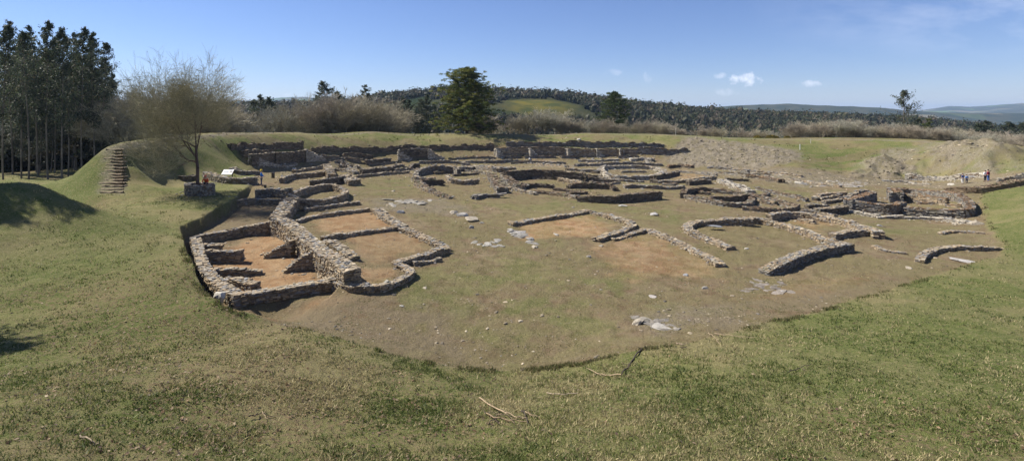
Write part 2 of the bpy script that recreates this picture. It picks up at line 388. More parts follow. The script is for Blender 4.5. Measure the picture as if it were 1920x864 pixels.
K = tps((ct[:, None] - ct[None]) ** 2 + (cr[:, None] - cr[None]) ** 2) + np.eye(n_) * 2e-4
P = np.stack([np.ones(n_), ct, cr], 1)
A = np.zeros((n_ + 3, n_ + 3)); A[:n_, :n_] = K; A[:n_, n_:] = P; A[n_:, :n_] = P.T
sol = np.linalg.solve(A, np.concatenate([CP[:, 2], np.zeros(3)]))
def base_h(X, Y):
    X = np.asarray(X, float); Y = np.asarray(Y, float); sh = X.shape
    t, r = warp(X.ravel(), Y.ravel()); out = np.empty(len(t))
    for i in range(0, len(t), 20000):
        a = t[i:i + 20000, None]; b = r[i:i + 20000, None]
        out[i:i + 20000] = tps((a - ct) ** 2 + (b - cr) ** 2) @ sol[:n_] + sol[n_] + a[:, 0] * sol[n_ + 1] + b[:, 0] * sol[n_ + 2]
    return out.reshape(sh)
def ray(px, py, D): return (px - 960) / F * D, D, CAMZ - (py - HOR) * D / F
LD = np.exp(np.linspace(math.log(6), math.log(190), 1400))
def hit(px, py, hfun, h=0.0, dmin=0):
    X, Y, Z = ray(px, py, LD); g = hfun(X, Y) + h - Z
    idx = np.where((g[1:] >= 0) & (g[:-1] < 0) & (LD[1:] > dmin))[0]
    if len(idx) == 0:
        i = int(np.argmax(np.where(LD > dmin, g, -1e9))); return X[i], Y[i]
    i = idx[0]; f = -g[i] / (g[i + 1] - g[i]); D = LD[i] + f * (LD[i + 1] - LD[i])
    return ray(px, py, D)[:2]
def inpoly(X, Y, poly):
    poly = np.asarray(poly); ins = np.zeros(X.shape, bool); dist = np.full(X.shape, 1e9)
    n = len(poly)
    for i in range(n):
        x0, y0 = poly[i]; x1, y1 = poly[(i + 1) % n]
        c = (y0 > Y) != (y1 > Y)
        with np.errstate(divide='ignore', invalid='ignore'):
            xi = (x1 - x0) * (Y - y0) / (y1 - y0 + 1e-12) + x0
        ins ^= c & (X < xi)
        ex, ey = x1 - x0, y1 - y0; L = ex * ex + ey * ey + 1e-9
        t = np.clip(((X - x0) * ex + (Y - y0) * ey) / L, 0, 1)
        dist = np.minimum(dist, np.hypot(X - x0 - t * ex, Y - y0 - t * ey))
    return np.where(ins, dist, -dist)        # signed, positive inside
# terrain mesh grid (polar round the camera hill)
th = np.concatenate([np.linspace(-180, -52, 33)[:-1], np.linspace(-52, 52, 861), np.linspace(52, 180, 33)[1:]])
rs = [0.4]
while rs[-1] < 260:
    r = rs[-1]; rs.append(r + (.35 if r < 6 else .14 if r < 8.5 else float(np.clip(r * r / 9600 * 2.0, .05, .5)) if r < 165 else 5))
rs = np.array(rs)
TH, RR = np.meshgrid(np.radians(th), rs, indexing='ij')
GX = RR * np.sin(TH); GY = RR * np.cos(TH)
wb = sst(100, 175, np.abs(TH) * 57.2958)
GZ = base_h(GX, GY) * (1 - wb) + wb * np.interp(RR, [0, 3, 12, 40, 260], [8.4, 7.6, 2, 0, -18])
GB = GZ.copy()
def lookup(G):
    def f(X, Y):
        t = np.degrees(np.arctan2(X, Y)); r = np.hypot(X, Y)
        fi = np.interp(t, th, np.arange(len(th))); fj = np.interp(r, rs, np.arange(len(rs)))
        i = np.minimum(fi.astype(int), len(th) - 2); j = np.minimum(fj.astype(int), len(rs) - 2); a = fi - i; b = fj - j
        return (G[i, j] * (1 - a) + G[i + 1, j] * a) * (1 - b) + (G[i, j + 1] * (1 - a) + G[i + 1, j + 1] * a) * b
    return f
hb = lookup(GB)
def wpoly(pts): return [hit(x, y, hb) for x, y in pts]
EXC = wpoly([(340, 425), (345, 443), (352, 470), (370, 515), (394, 552), (420, 570), (446, 582), (490, 592), (540, 611), (620, 628), (665, 646), (720, 660), (800, 676), (880, 686), (960, 689), (1080, 676), (1200, 656),
             (1300, 637), (1420, 606), (1500, 590), (1620, 556), (1720, 525), (1800, 500), (1872, 476), (1882, 462), (1850, 420), (1838, 375), (1850, 352), (1916, 342), (1935, 322), (1800, 330), (1650, 332),
             (1480, 312), (1290, 296), (1250, 273), (960, 270), (760, 274), (640, 276), (560, 284), (480, 300), (468, 318), (482, 332), (470, 346), (440, 375), (395, 400)])
PIT = wpoly([(340, 425), (345, 443), (352, 470), (370, 515), (394, 552), (420, 570), (446, 582), (500, 590), (560, 590), (622, 545), (668, 505), (600, 463), (545, 412), (530, 380), (545, 352), (482, 335), (476, 343), (440, 375), (395, 400)])
dE = inpoly(GX, GY, EXC); dP = inpoly(GX, GY, PIT)
n1 = fbm(GX * .35, GY * .35, 4, 3) - .5; n2_ = fbm(GX * 2.2, GY * 2.2, 3, 9) - .5; n3_ = fbm(GX * 7, GY * 7, 2, 5) - .5
edge = n2_ * .25
edge2 = edge + (fbm(GX * .7, GY * .7, 3, 44) - .5) * 1.0
GZ -= sst(-.12, .16, dE + edge2 * .6) * .10
tgt = .32 + np.clip(GY - 26, 0, 40) * .040
wp = sst(-.06, .06, dP + edge * .12)
GZ = GZ * (1 - wp) + np.minimum(GZ, tgt + (GZ - GB) * .2) * wp
near = sst(170, 40, RR)
inside = sst(0, .6, dE)
GZ += (fbm(GX * .18, GY * .18, 3, 77) - .5) * .9 * sst(60, 100, RR) * (1 - sst(0, 1, dE)) * near + ((fbm(GX * .45, GY * .45, 3, 78) - .5) * .5 * sst(24, 30, RR) * sst(48, 40, RR) * sst(-24, -29, GX))
GZ += (n1 * .22 * sst(2, 14, RR) * (1 - .6 * inside) + n2_ * .10 + n3_ * .035 * (1 - .4 * inside)) * near
hh_ = lookup(GZ)
print('terrain', GX.shape)
# masks
LATE = []
def pm(pts, soft, amp=1.0, sc=.8):
    d = inpoly(GX, GY, wpoly(pts)); nn = (fbm(GX * sc, GY * sc, 4, 21) - .5) * 2
    return sst(-soft, soft, d + nn * soft * 1.4) * amp
crestpts = [hit(px, y + 2, hb, dmin=50) for px, D, y in CREST if 400 < px < 1800]
cx_ = np.array([[(px - 960) / F * D, D] for px, D, y in CREST])
def dline(pts):
    d = np.full(GX.shape, 1e9)
    for (x0, y0), (x1, y1) in zip(pts[:-1], pts[1:]):
        ex, ey = x1 - x0, y1 - y0; L = ex * ex + ey * ey + 1e-9
        t = np.clip(((GX - x0) * ex + (GY - y0) * ey) / L, 0, 1); d = np.minimum(d, np.hypot(GX - x0 - t * ex, GY - y0 - t * ey))
    return d
pathpts = [((212 - 960) / F * 54, 54), ((232 - 960) / F * 55.5, 55.5), ((280 - 960) / F * 62, 62), ((330 - 960) / F * 72, 72)] + [tuple(p) for p in cx_]
path = sst(.9, .3, dline(pathpts) + n2_ * 1.2) * .7
exc = sst(-.25, .22, dE + edge2 * .9 + n3_ * .25)
pt = sst(-.1, .1, dP)
mossy = sst(.47, .58, fbm(GX * .38, GY * .38, 5, 120)) * .35 + sst(.50, .56, fbm(GX * 1.3, GY * 1.3, 4, 121)) * .30
green_zone = np.maximum.reduce([pm([(700, 520), (830, 470), (1000, 480), (1260, 520), (1230, 620), (960, 680), (850, 640)], 1.5, .55), pm([(820, 375), (1080, 375), (1240, 385), (1280, 420), (1190, 410), (950, 405)], 2, .6), pm([(640, 335), (780, 335), (780, 365), (660, 370)], 1.5, .5),
                               pm([(1390, 350), (1520, 350), (1520, 368), (1440, 368)], 2, .8), pm([(1620, 415), (1800, 425), (1700, 445), (1600, 440)], 1, .6), pm([(1150, 340), (1235, 342), (1235, 352)], 1, .8)])
rooms = pm([(560, 405), (745, 392), (840, 462), (770, 510), (650, 530), (610, 445)], .8)
turf_in = np.clip(mossy * .55 + green_zone * np.clip(3.2 * fbm(GX * .8, GY * .8, 5, 122) - 1.25, 0, 1) * 1.1, 0, .7) * (1 - pt) * (1 - .8 * rooms)
exc = exc * (1 - turf_in)
bare_bank = sst(.50, .60, fbm(GX * .22, GY * .5, 4, 130)) * .65 * sst(72, 86, GY) * (RR < 140)
exc = np.maximum(exc, bare_bank)
clay = np.zeros_like(GX)
for pts, s, a in (([(400, 450), (520, 420), (560, 450), (600, 500), (470, 530), (400, 490)], .6, .95), ([(575, 400), (700, 392), (740, 420), (620, 440)], .7, .8), ([(640, 440), (740, 428), (800, 450), (790, 470), (700, 490)], .7, .55),
                  ([(980, 412), (1100, 400), (1150, 420), (1120, 440), (980, 445)], .8, .95), ([(1110, 455), (1220, 440), (1330, 490), (1330, 515), (1180, 520)], 1.2, .6), ([(460, 568), (600, 548), (660, 560), (560, 590), (480, 590)], .5, .7),
                  ([(1490, 405), (1560, 415), (1530, 430), (1480, 415)], .6, .7), ([(640, 500), (740, 500), (720, 530), (640, 525)], .4, .7), ([(1260, 325), (1330, 325), (1320, 333), (1260, 335)], 1.5, .6), ([(1500, 520), (1640, 515), (1600, 535), (1400, 560)], 1, .35)):
    clay = np.maximum(clay, pm(pts, s, a))
clay *= np.clip(.50 + 1.2 * fbm(GX * .9, GY * .9, 4, 51), 0, 1)
rub = path.copy()
for pts, s, a in (([(1282, 256), (1310, 258), (1500, 284), (1500, 300), (1440, 315), (1300, 312), (1240, 300), (1270, 272)], 1.2, .95), ([(1660, 278), (1730, 275), (1700, 330), (1600, 330), (1640, 300)], 1.2, .8),
                  ([(1730, 268), (1760, 268), (1745, 300), (1725, 290)], 1, .7), ([(1790, 270), (1840, 275), (1830, 325), (1780, 325)], 1, .55), ([(1440, 314), (1640, 330), (1700, 345), (1500, 350), (1300, 320)], 2, .6),
                  ([(1600, 325), (1910, 320), (1900, 345), (1800, 350), (1640, 338)], 1.5, .55), ([(690, 370), (830, 372), (900, 400), (820, 400), (700, 392)], 1, .55), ([(1180, 590), (1280, 570), (1420, 560), (1380, 600), (1250, 625)], .8, .45),
                  ([(500, 296), (640, 300), (1240, 300), (1240, 312), (640, 318), (500, 310)], 2, .35)):
    rub = np.maximum(rub, pm(pts, s, a))
lush = sst(.46, .62, fbm(GX * .12, GY * .12, 4, 40)) * .55
for pts, s, a in (([(1480, 284), (1640, 280), (1680, 268), (1720, 275), (1600, 322), (1470, 308)], 1.5, 1.0), ([(60, 340), (150, 325), (250, 290), (190, 380), (120, 372)], 1.5, .9), ([(1400, 640), (1920, 480), (1920, 800), (1500, 864), (1300, 760)], 2.5, .6),
                  ([(380, 560), (450, 575), (470, 595), (400, 595)], .5, 1.0), ([(0, 480), (200, 380), (330, 440), (380, 560), (200, 560), (0, 700)], 2.5, .5), ([(1840, 360), (1920, 345), (1920, 480), (1880, 450)], 2, .5),
                  ([(0, 330), (200, 325), (200, 350), (0, 350)], 3, .9)):
    lush = np.maximum(lush, pm(pts, s, a))
stony = pm([(1590, 330), (1640, 300), (1720, 322), (1730, 335)], 1.5) * 1.0
for pts, a in (([(1735, 290), (1780, 268), (1860, 274), (1885, 300), (1860, 325), (1745, 328)], .95), ([(1690, 300), (1720, 290), (1740, 330), (1680, 332)], .5), ([(1860, 290), (1920, 290), (1920, 320), (1870, 320)], .6)):
    stony = np.maximum(stony, pm(pts, 2.0) * a)
for bx, by, hgt, rad in ((1815, 300, 1.9, 5.0), (1850, 305, 1.3, 4.0), (1640, 318, 1.2, 3.6), (1735, 305, 1.1, 4.0), (1700, 322, .8, 3.0), (1780, 312, .9, 3.0)):
    qx, qy = hit(bx, by, hb); GZ += hgt * np.exp(-((GX - qx) ** 2 + (GY - qy) ** 2) / rad ** 2) * (.6 + .8 * fbm(GX * .5, GY * .5, 3, 140))
GZ += stony * (fbm(GX * .55, GY * .55, 3, 66) - .15) * 1.5 + np.clip(rub - path, 0, 1) * (fbm(GX * 1.1, GY * 1.1, 3, 67) - .5) * .5 * sst(40, 80, RR)
rub = np.maximum(rub, stony * .85)
leaf = np.zeros_like(GX)
for pts, s, a in (([(60, 560), (330, 470), (520, 600), (640, 720), (900, 864), (100, 864), (100, 700)], 2, .75), ([(160, 372), (215, 368), (200, 388), (165, 388)], .8, 1), ([(330, 360), (420, 358), (400, 372), (330, 375)], 1.5, .7),
                  ([(440, 700), (900, 700), (1000, 864), (400, 864)], 1.5, .5), ([(1600, 780), (1920, 770), (1920, 864), (1500, 864)], 1, .6)):
    leaf = np.maximum(leaf, pm(pts, s, a))
grv = np.zeros_like(GX)
for pts, s, a in (([(500, 585), (700, 560), (860, 590), (880, 680), (720, 655), (560, 612)], 1, .95), ([(1400, 560), (1700, 510), (1560, 570), (1320, 630), (1300, 600)], 1.2, .7), ([(380, 400), (520, 385), (530, 405), (390, 430)], .6, .6)):
    grv = np.maximum(grv, pm(pts, s, a * .75))
# earth shows on the steep cut of the pit and at the trampled stairs foot
stair_worn = pm([(190, 275), (232, 272), (232, 366), (186, 366)], .5, .75)
rub = np.maximum(rub, stair_worn * .8)
NT, NR = GX.shape
idx = np.arange(NT * NR).reshape(NT, NR)
q = np.stack([idx[:-1, :-1], idx[:-1, 1:], idx[1:, 1:], idx[1:, :-1]], -1).reshape(-1, 4)
z1 = np.ones(NT * NR)
terrain = npmesh('ground', np.stack([GX.ravel(), GY.ravel(), GZ.ravel()], 1), [q], M['ground'], None,
                 np.stack([exc.ravel(), clay.ravel(), rub.ravel(), z1], 1), smooth=True, colname='mask',
                 extra={'mask2': np.stack([lush.ravel(), leaf.ravel(), grv.ravel(), z1], 1)})
tag(terrain, kind='structure')
MASK = dict(stony=lookup(stony), exc=lookup(exc), lush=lookup(lush), leaf=lookup(leaf), rub=lookup(rub), clay=lookup(clay), dP=lookup(dP), dE=lookup(dE))

# ------------------------------------------------------------------ far hills
DR = np.array([110, 200, 300, 450, 560, 700, 900, 1300, 2000, 2700, 3300, 4300, 5500, 6800, 9000, 14000.])
PXK = np.array([-2600, 0, 200, 440, 560, 640, 700, 760, 860, 940, 1040, 1120, 1200, 1300, 1400, 1550, 1700, 1850, 1950, 4500])
YA = np.array([205, 205, 205, 204, 196, 190, 186, 180, 172, 175, 179, 188, 198, 209, 216, 220, 228, 242, 250, 250])     # near wooded ridge (ground line, trees on top)
PXB = np.array([-2600, 0, 420, 480, 560, 900, 1180, 1250, 1320, 1380, 1480, 1540, 1600, 1660, 1740, 1800, 1950, 4500])
YB = np.array([205, 203, 196, 200, 204, 206, 206, 204, 203, 198, 195, 197, 198, 201, 210, 214, 214, 214])
PXC = np.array([-2600, 300, 400, 470, 530, 570, 640, 1000, 1600, 1720, 1780, 1820, 1860, 1920, 4500])
YC = np.array([200, 198, 190, 188, 183, 183, 190, 205, 207, 208, 199, 201, 198, 193, 196])
def hills_h(X, Y):
    px = 960 + F * X / Y
    yA = np.interp(px, PXK, YA); yB = np.interp(px, PXB, YB); yC = np.interp(px, PXC, YC)
    zA = CAMZ + (HOR - yA) * 700 / F; zB = CAMZ + (HOR - yB) * 3300 / F; zC = CAMZ + (HOR - yC) * 6800 / F
    val = -75.0
    rows = [-22 + 0 * px, -24 + 0 * px, np.minimum(-26, zA * .3 - 25), zA * .5 - 16, zA - 9 - np.abs(zA) * .1, zA, zA - 12, np.minimum(zA - 40, -45), val + 0 * px, np.where(px > 1690, val, val * .5 + zB * .3), zB, zB - 60, (zC - 90), zC, zC - 60, zC * 0 - 100]
    L = np.log(DR); l = np.log(np.clip(Y, 110, 13999)); j = np.clip(np.searchsorted(L, l) - 1, 0, len(L) - 2)
    rows = np.stack([np.broadcast_to(r_, px.shape) for r_ in rows]); t = (l - L[j]) / (L[j + 1] - L[j]); t = t * t * (3 - 2 * t)
    a = np.take_along_axis(rows, j[None], 0)[0]; b = np.take_along_axis(rows, (j + 1)[None], 0)[0]
    z = a * (1 - t) + b * t
    s = np.clip((Y - 150) / 900, 0, 1)
    z = z + (fbm(X / 420, Y / 420, 4, 60) - .5) * 26 * np.clip((Y - 900) / 1500, 0, 1) + (fbm(X / 90, Y / 90, 4, 61) - .5) * 6 * s
    return z
uu = np.concatenate([np.linspace(-2.6, -1.1, 40)[:-1], np.linspace(-1.1, 1.1, 500), np.linspace(1.1, 2.6, 40)[1:]])
dd = np.exp(np.linspace(math.log(110), math.log(13900), 230))
UU, DD = np.meshgrid(uu, dd, indexing='ij'); HX = UU * DD; HY = DD; HZ = hills_h(HX, HY)
idx = np.arange(HX.size).reshape(HX.shape)
q = np.stack([idx[:-1, :-1], idx[:-1, 1:], idx[1:, 1:], idx[1:, :-1]], -1).reshape(-1, 4)
def hill_mat():
    m, t, b = new_mat('hill_country')
    v = t.nodes.new('ShaderNodeTexCoord').outputs['Object']
    mp = t.nodes.new('ShaderNodeMapping'); mp.inputs['Scale'].default_value = (1, 1, 0); t.links.new(v, mp.inputs[0]); v = mp.outputs[0]
    vo = t.nodes.new('ShaderNodeTexVoronoi'); vo.inputs['Scale'].default_value = .0042; t.links.new(v, vo.inputs[0])
    sc = t.nodes.new('ShaderNodeSeparateColor'); t.links.new(vo.outputs['Color'], sc.inputs[0])
    n = nnoise(t, v, .012, 5); n2 = nnoise(t, v, .0013, 4)
    wood = nmix(t, nramp(t, n, .4, .6), (.022, .032, .018), (.055, .055, .030))
    field = nmix(t, nramp(t, sc.outputs[1], .4, .6), (.085, .13, .04), (.16, .14, .085))
    fm = mth(t, 'MULTIPLY', nramp(t, sc.outputs[0], .62, .66), nramp(t, n2, .45, .56))
    c = nmix(t, fm, wood, field)
    a = nattr(t, 'tint'); s = t.nodes.new('ShaderNodeSeparateColor'); t.links.new(a.outputs['Color'], s.inputs[0])
    go = nmix(t, nramp(t, nnoise(t, v, .05, 4), .4, .62), (.12, .105, .03), (.055, .065, .026))
    c = nmix(t, s.outputs[0], c, go)
    t.links.new(c, b.inputs['Base Color']); b.inputs['Roughness'].default_value = 1; b.inputs['Specular IOR Level'].default_value = 0
    return m
M['hill'] = hill_mat()
gx = ((960 + F * HX / HY) - 1015) / 80; gy = (HY - 540) / 80
gorse = np.clip(1.1 - gx ** 2 - gy ** 2 + (fbm(HX / 40, HY / 40, 3, 70) - .5) * .8, 0, 1)
hl = npmesh('hills', np.stack([HX.ravel(), HY.ravel(), HZ.ravel()], 1), [q], M['hill'], None, np.stack([gorse.ravel(), 0 * gorse.ravel(), 0 * gorse.ravel()], 1), smooth=True)
tag(hl, kind='structure')

# ------------------------------------------------------------------ dry stone walls
PAL = {
 'tan':   (np.array([(.36, .275, .175), (.29, .225, .15), (.40, .33, .235), (.22, .18, .135), (.21, .19, .175), (.33, .31, .27)]), (.26, .24, .18, .12, .12, .08)),
 'grey':  (np.array([(.27, .245, .205), (.20, .185, .165), (.33, .30, .25), (.15, .145, .145), (.25, .19, .13)]), (.25, .25, .2, .15, .15)),
 'dark':  (np.array([(.13, .105, .08), (.18, .145, .105), (.09, .078, .068), (.23, .195, .15)]), (.35, .3, .2, .15)),  # dark stone, deepened further so the shade of wall faces sits in the colour
 'slate': (np.array([(.21, .195, .18), (.26, .24, .215), (.15, .14, .13), (.32, .29, .24)]), (.35, .3, .2, .15)),
 'cap':   (np.array([(.37, .305, .215), (.31, .255, .18), (.245, .24, .235), (.41, .36, .28), (.20, .19, .18), (.33, .25, .165)]), (.25, .22, .18, .12, .1, .13)),
 'moss':  (np.array([(.17, .115, .075), (.13, .095, .06), (.20, .15, .095), (.15, .14, .08), (.26, .21, .15)]), (.3, .25, .2, .15, .1)),
 'rust':  (np.array([(.20, .125, .070), (.165, .105, .062), (.25, .165, .095)]), (.4, .3, .3)),
 'pale':  (np.array([(.45, .40, .32), (.37, .33, .27), (.52, .48, .40), (.28, .27, .26)]), (.35, .3, .2, .15)),
}
def pick(pal, n, rg):
    c, w = PAL[pal]; w = np.array(w) / sum(w)
    k = c[rg.choice(len(c), n, p=w)]
    return k * rg.uniform(.66, .98, (n, 1))
def pitfloor(x, y): return .32 + np.clip(np.asarray(y) - 26, 0, 40) * .040
def place_pts(pts, h, gf=None):
    gf = gf or hh_
    out = []
    for p in pts:
        hh = p[2] if len(p) > 2 else h
        x, y = hit(p[0], p[1], gf, hh)
        out.append((x, y, hh))
    return np.array(out)
def smooth_path(P, close, ds):
    """resample a polyline, rounding its corners slightly"""
    if close: P = np.concatenate([P, P[:1]])
    for _ in range(2):                       # one sided Chaikin keeps the ends
        Q = [P[0]]
        for a, b in zip(P[:-1], P[1:]): Q += [a * .8 + b * .2, a * .2 + b * .8]
        Q.append(P[-1]); P = np.array(Q)
    d = np.hypot(*(P[1:, :2] - P[:-1, :2]).T); s = np.concatenate([[0], np.cumsum(d)])
    n = max(3, int(s[-1] / ds) + 1); t = np.linspace(0, s[-1], n)
    return np.stack([np.interp(t, s, P[:, i]) for i in range(3)], 1), s[-1]
wseed = [0]
def wall(pts, h=.6, w=.7, pal='tan', cap='cap', name='wall', parent=None, close=False, course=None, ragged=.12, base_drop=.0, ends=False, stone_len=None, capgap=.0, pit=False):
    if not pit and ragged > .04: h = h * .9; w = w * .93; pts = [(p[0], p[1]) if len(p) == 2 else (p[0], p[1], p[2] * .9) for p in pts]
    hh = pitfloor if pit else hh_
    wseed[0] += 1; rg = np.random.default_rng(100 + wseed[0])
    W3 = place_pts(pts, h, hh); P, L = smooth_path(W3, close, .15)
    D = P[:, 1].mean()
    ch = course or max(.065, D * .0017); Ls = stone_len or max(.17, D * .0046)
    T = np.gradient(P[:, :2], axis=0); T /= np.maximum(np.hypot(T[:, 0], T[:, 1])[:, None], 1e-6)
    Nn = np.stack([-T[:, 1], T[:, 0]], 1)
    sarr = np.linspace(0, L, len(P))
    gl = hh(P[:, 0] + Nn[:, 0] * w / 2, P[:, 1] + Nn[:, 1] * w / 2); gr = hh(P[:, 0] - Nn[:, 0] * w / 2, P[:, 1] - Nn[:, 1] * w / 2); gc = hh(P[:, 0], P[:, 1])
    # the top follows the traced line, smoothed ground + height
    k = max(3, min(len(P) // 3, 21)); ker = np.ones(k) / k
    gs = np.convolve(np.pad(gc, (k // 2, k - 1 - k // 2), 'edge'), ker, 'valid')[:len(gc)]
    top = gs + P[:, 2] + (fbm(sarr * .9 + wseed[0] * 31, sarr * 0, 3, 5) - .5) * 2 * ragged
    S = Soup()
    # rubble core
    bot = np.minimum(np.minimum(gl, gr), gc) - .3 - base_drop; ww = w * .5 - .045
    ct_ = top - ch * .45
    ct_ = np.maximum(ct_, bot + .1)
    v = np.concatenate([np.c_[P[:, :2] + Nn * ww, bot], np.c_[P[:, :2] + Nn * ww, ct_], np.c_[P[:, :2] - Nn * ww, ct_], np.c_[P[:, :2] - Nn * ww, bot]])
    n = len(P); i = np.arange(n - 1)
    f = np.concatenate([np.stack([i + a * n, i + 1 + a * n, i + 1 + b * n, i + b * n], 1) for a, b in ((0, 1), (1, 2), (2, 3))])
    f = np.concatenate([f, [[0, n, 2 * n, 3 * n], [n - 1, 4 * n - 1, 3 * n - 1, 2 * n - 1]]])
    S.add(v, f, np.array([.10, .075, .05]), 1)
    def at(s, arr): return np.interp(s, sarr, arr)
    cen = []; tx = []; size = []; cols = []
    def row(side, gnd, koff, depth, pal_):
        maxh = np.max(top - gnd); nc = int(maxh / ch) + 2
        for kk in range(-1, nc):
            s = rg.uniform(-Ls * .5, 0)
            ss = []
            while s < L: l = Ls * rg.choice([.5, .8, 1.1, 1.6, 2.4], p=[.25, .25, .25, .15, .1]); ss.append((s + l / 2, l)); s += l
            ss = np.array(ss); sc_ = np.clip(ss[:, 0], 0, L)
            z = at(sc_, gnd) + (kk + .5) * ch
            z = z + (fbm(sc_ * .5 + 7 * wseed[0], sc_ * 0 + side, 2, 8) - .5) * ch * 1.6
            ok = (z + ch * .2 < at(sc_, top)) & (rg.random(len(ss)) > .015)
            if not ok.any(): continue
            sc_, l, z = sc_[ok], ss[ok, 1], z[ok]
            px_ = np.stack([at(sc_, P[:, 0]), at(sc_, P[:, 1])], 1); tt = np.stack([at(sc_, T[:, 0]), at(sc_, T[:, 1])], 1); nn = np.stack([-tt[:, 1], tt[:, 0]], 1)
            o = side * (w / 2 * (1 + .30 * (fbm(sc_ * .7 + 3.1 * wseed[0], sc_ * 0 + side * 5, 2, 12) - .5)) - depth / 2) + rg.normal(0, .022, len(l))
            cen.append(np.c_[px_ + nn * o[:, None], z]); tx.append(tt)
            size.append(np.c_[l * .95, np.full(len(l), depth) * rg.uniform(.85, 1.15, len(l)), ch * rg.choice([.6, .85, 1.0, 1.5], len(l))]); cols.append(pick(pal_, len(l), rg))
    dep = min(.32, w * .45)
    row(1, gl, 0, dep, pal); row(-1, gr, 0, dep, pal)
    # cap: irregular slabs lying across the top
    nacross = max(2, int(round(w / (Ls * .95)))); cw = w / nacross
    for a in range(nacross):
        s = rg.uniform(-Ls * .5, 0); ss = []
        while s < L: l = Ls * rg.uniform(.6, 1.7); ss.append((s + l / 2, l)); s += l
        ss = np.array(ss); sc_ = np.clip(ss[:, 0], 0, L); l = ss[:, 1]
        ok = rg.random(len(ss)) > .06 + capgap; sc_, l = sc_[ok], l[ok]
        px_ = np.stack([at(sc_, P[:, 0]), at(sc_, P[:, 1])], 1); tt = np.stack([at(sc_, T[:, 0]), at(sc_, T[:, 1])], 1); nn = np.stack([-tt[:, 1], tt[:, 0]], 1)
        o = (-w / 2 + cw * (a + .5)) + rg.normal(0, cw * .08, len(l))
        th_ = ch * rg.uniform(.6, 1.15, len(l))
        z = at(sc_, top) - th_ * .5 + rg.normal(0, ch * .30, len(l))
        cen.append(np.c_[px_ + nn * o[:, None], z]); tx.append(tt); size.append(np.c_[l * .97, cw * rg.uniform(.8, 1.15, len(l)), th_]); cols.append(pick(cap, len(l), rg))
    # end faces
    if not close:
        for e, sg in ((0, -1), (len(P) - 1, 1)):
            g0 = min(gl[e], gr[e], gc[e]); nc = int((top[e] - g0) / ch) + 1
            for kk in range(-1, nc):
                m_ = max(2, int(w / Ls)); o = (np.arange(m_) + .5) / m_ * w - w / 2
                c0 = P[e, :2] + T[e] * sg * (-.08) + rg.normal(0, .02, 2)
                cc = np.c_[c0[None] + Nn[e][None] * o[:, None], np.full(m_, g0 + (kk + .5) * ch)]
                cc = cc[cc[:, 2] < top[e]]
                if len(cc) == 0: continue
                cen.append(cc); tx.append(np.tile(Nn[e], (len(cc), 1))); size.append(np.c_[np.full(len(cc), w / m_ * .95), np.full(len(cc), .28), np.full(len(cc), ch * .9)]); cols.append(pick(pal, len(cc), rg))
    boxes(S, np.concatenate(cen), np.concatenate(tx), np.concatenate(size), np.concatenate(cols), .10, rg, 0, .09)
    # fallen stones along the foot
    nf = int(L * (2.2 if D < 48 else 4.5)); spr = .15 if D < 48 else .5; s = rg.uniform(0, L, nf); sd = rg.choice([-1, 1], nf)
    px_ = np.stack([at(s, P[:, 0]), at(s, P[:, 1])], 1); tt = np.stack([at(s, T[:, 0]), at(s, T[:, 1])], 1); nn = np.stack([-tt[:, 1], tt[:, 0]], 1)
    q_ = px_ + nn * (sd * (w / 2 + np.abs(rg.normal(.05, spr, nf))))[:, None]
    sz = rg.uniform(.04, .14, (nf, 1)) * np.array([[1.4, 1, .5]]) * max(1, D / 60)
    stones(S, np.c_[q_, hh_(q_[:, 0], q_[:, 1]) + sz[:, 2] * .15], sz, pick(pal, nf, rg), rg=rg)
    return S.build(name, [M['stone'], M['core']], parent)

def ruin(name, label, cat, group, walls):
    """a ruin of several walls is one thing whose walls are its parts"""
    if len(walls) == 1:
        a = dict(walls[0]); o = wall(a.pop('p'), name=name, **a)
        return tag(o, label, cat, group)
    t = empty(name); first = True
    for a in walls:
        a = dict(a); pts = a.pop('p')
        if first:
            q0 = place_pts(pts[:1], a.get('h', .6))[0]; t.location = (q0[0], q0[1], float(hh_(q0[0], q0[1]))); first = False
        o = wall(pts, name='wall', parent=t, **a); o.matrix_parent_inverse = Matrix.Translation(-Vector(t.location))
    return tag(t, label, cat, group)

GH = 'ruined stone houses of the dig'; GW = 'low dry stone walls of the dig'; GS = 'restored storage bays along the far bank'
# ---- left: the deep house in the pit
ruin('ruined_house', 'large deep stone house ruin with cross walls and clay floor, inside the pit', 'ruin', GH, [
    dict(p=[(519, 408), (541, 415), (572, 441), (597, 463), (633, 485), (660, 504)], h=1.25, w=.95, ragged=.06, pit=True),
    dict(p=[(663, 506), (650, 513), (616, 525), (574, 531), (524, 540), (462, 549)], h=.5, w=.65, ragged=.05, pal='tan', pit=True),
    dict(p=[(366, 443), (372, 463), (379, 492), (396, 516), (422, 537), (450, 553)], h=.6, w=.62, ragged=.05, pit=True),
    dict(p=[(366, 442), (399, 437, .6), (455, 425, .65), (497, 417, .9), (519, 409, 1.15)], h=.7, w=.5, pit=True),
    dict(p=[(381, 458), (413, 456)], h=.5, w=.55, pit=True), dict(p=[(390, 470), (452, 470)], h=.7, w=.45, pit=True),
    dict(p=[(497, 475, .25), (535, 456, .8), (548, 450, 1.05)], h=.7, w=.5, pit=True), dict(p=[(402, 503), (455, 502, .45), (488, 507, .15)], h=.5, w=.4, pit=True),
    dict(p=[(532, 507, .1), (561, 480, .8), (590, 468, 1.15)], h=.7, w=.5, pit=True), dict(p=[(420, 519), (455, 525), (478, 532)], h=.32, w=.6, pit=True),
])
ruin('stone_wall', 'low stone wall crossing the bare soil at the far end of the left pit', 'stone wall', GW, [dict(p=[(424, 379), (445, 375), (469, 372), (528, 373)], h=.5, w=.45, pit=True)])
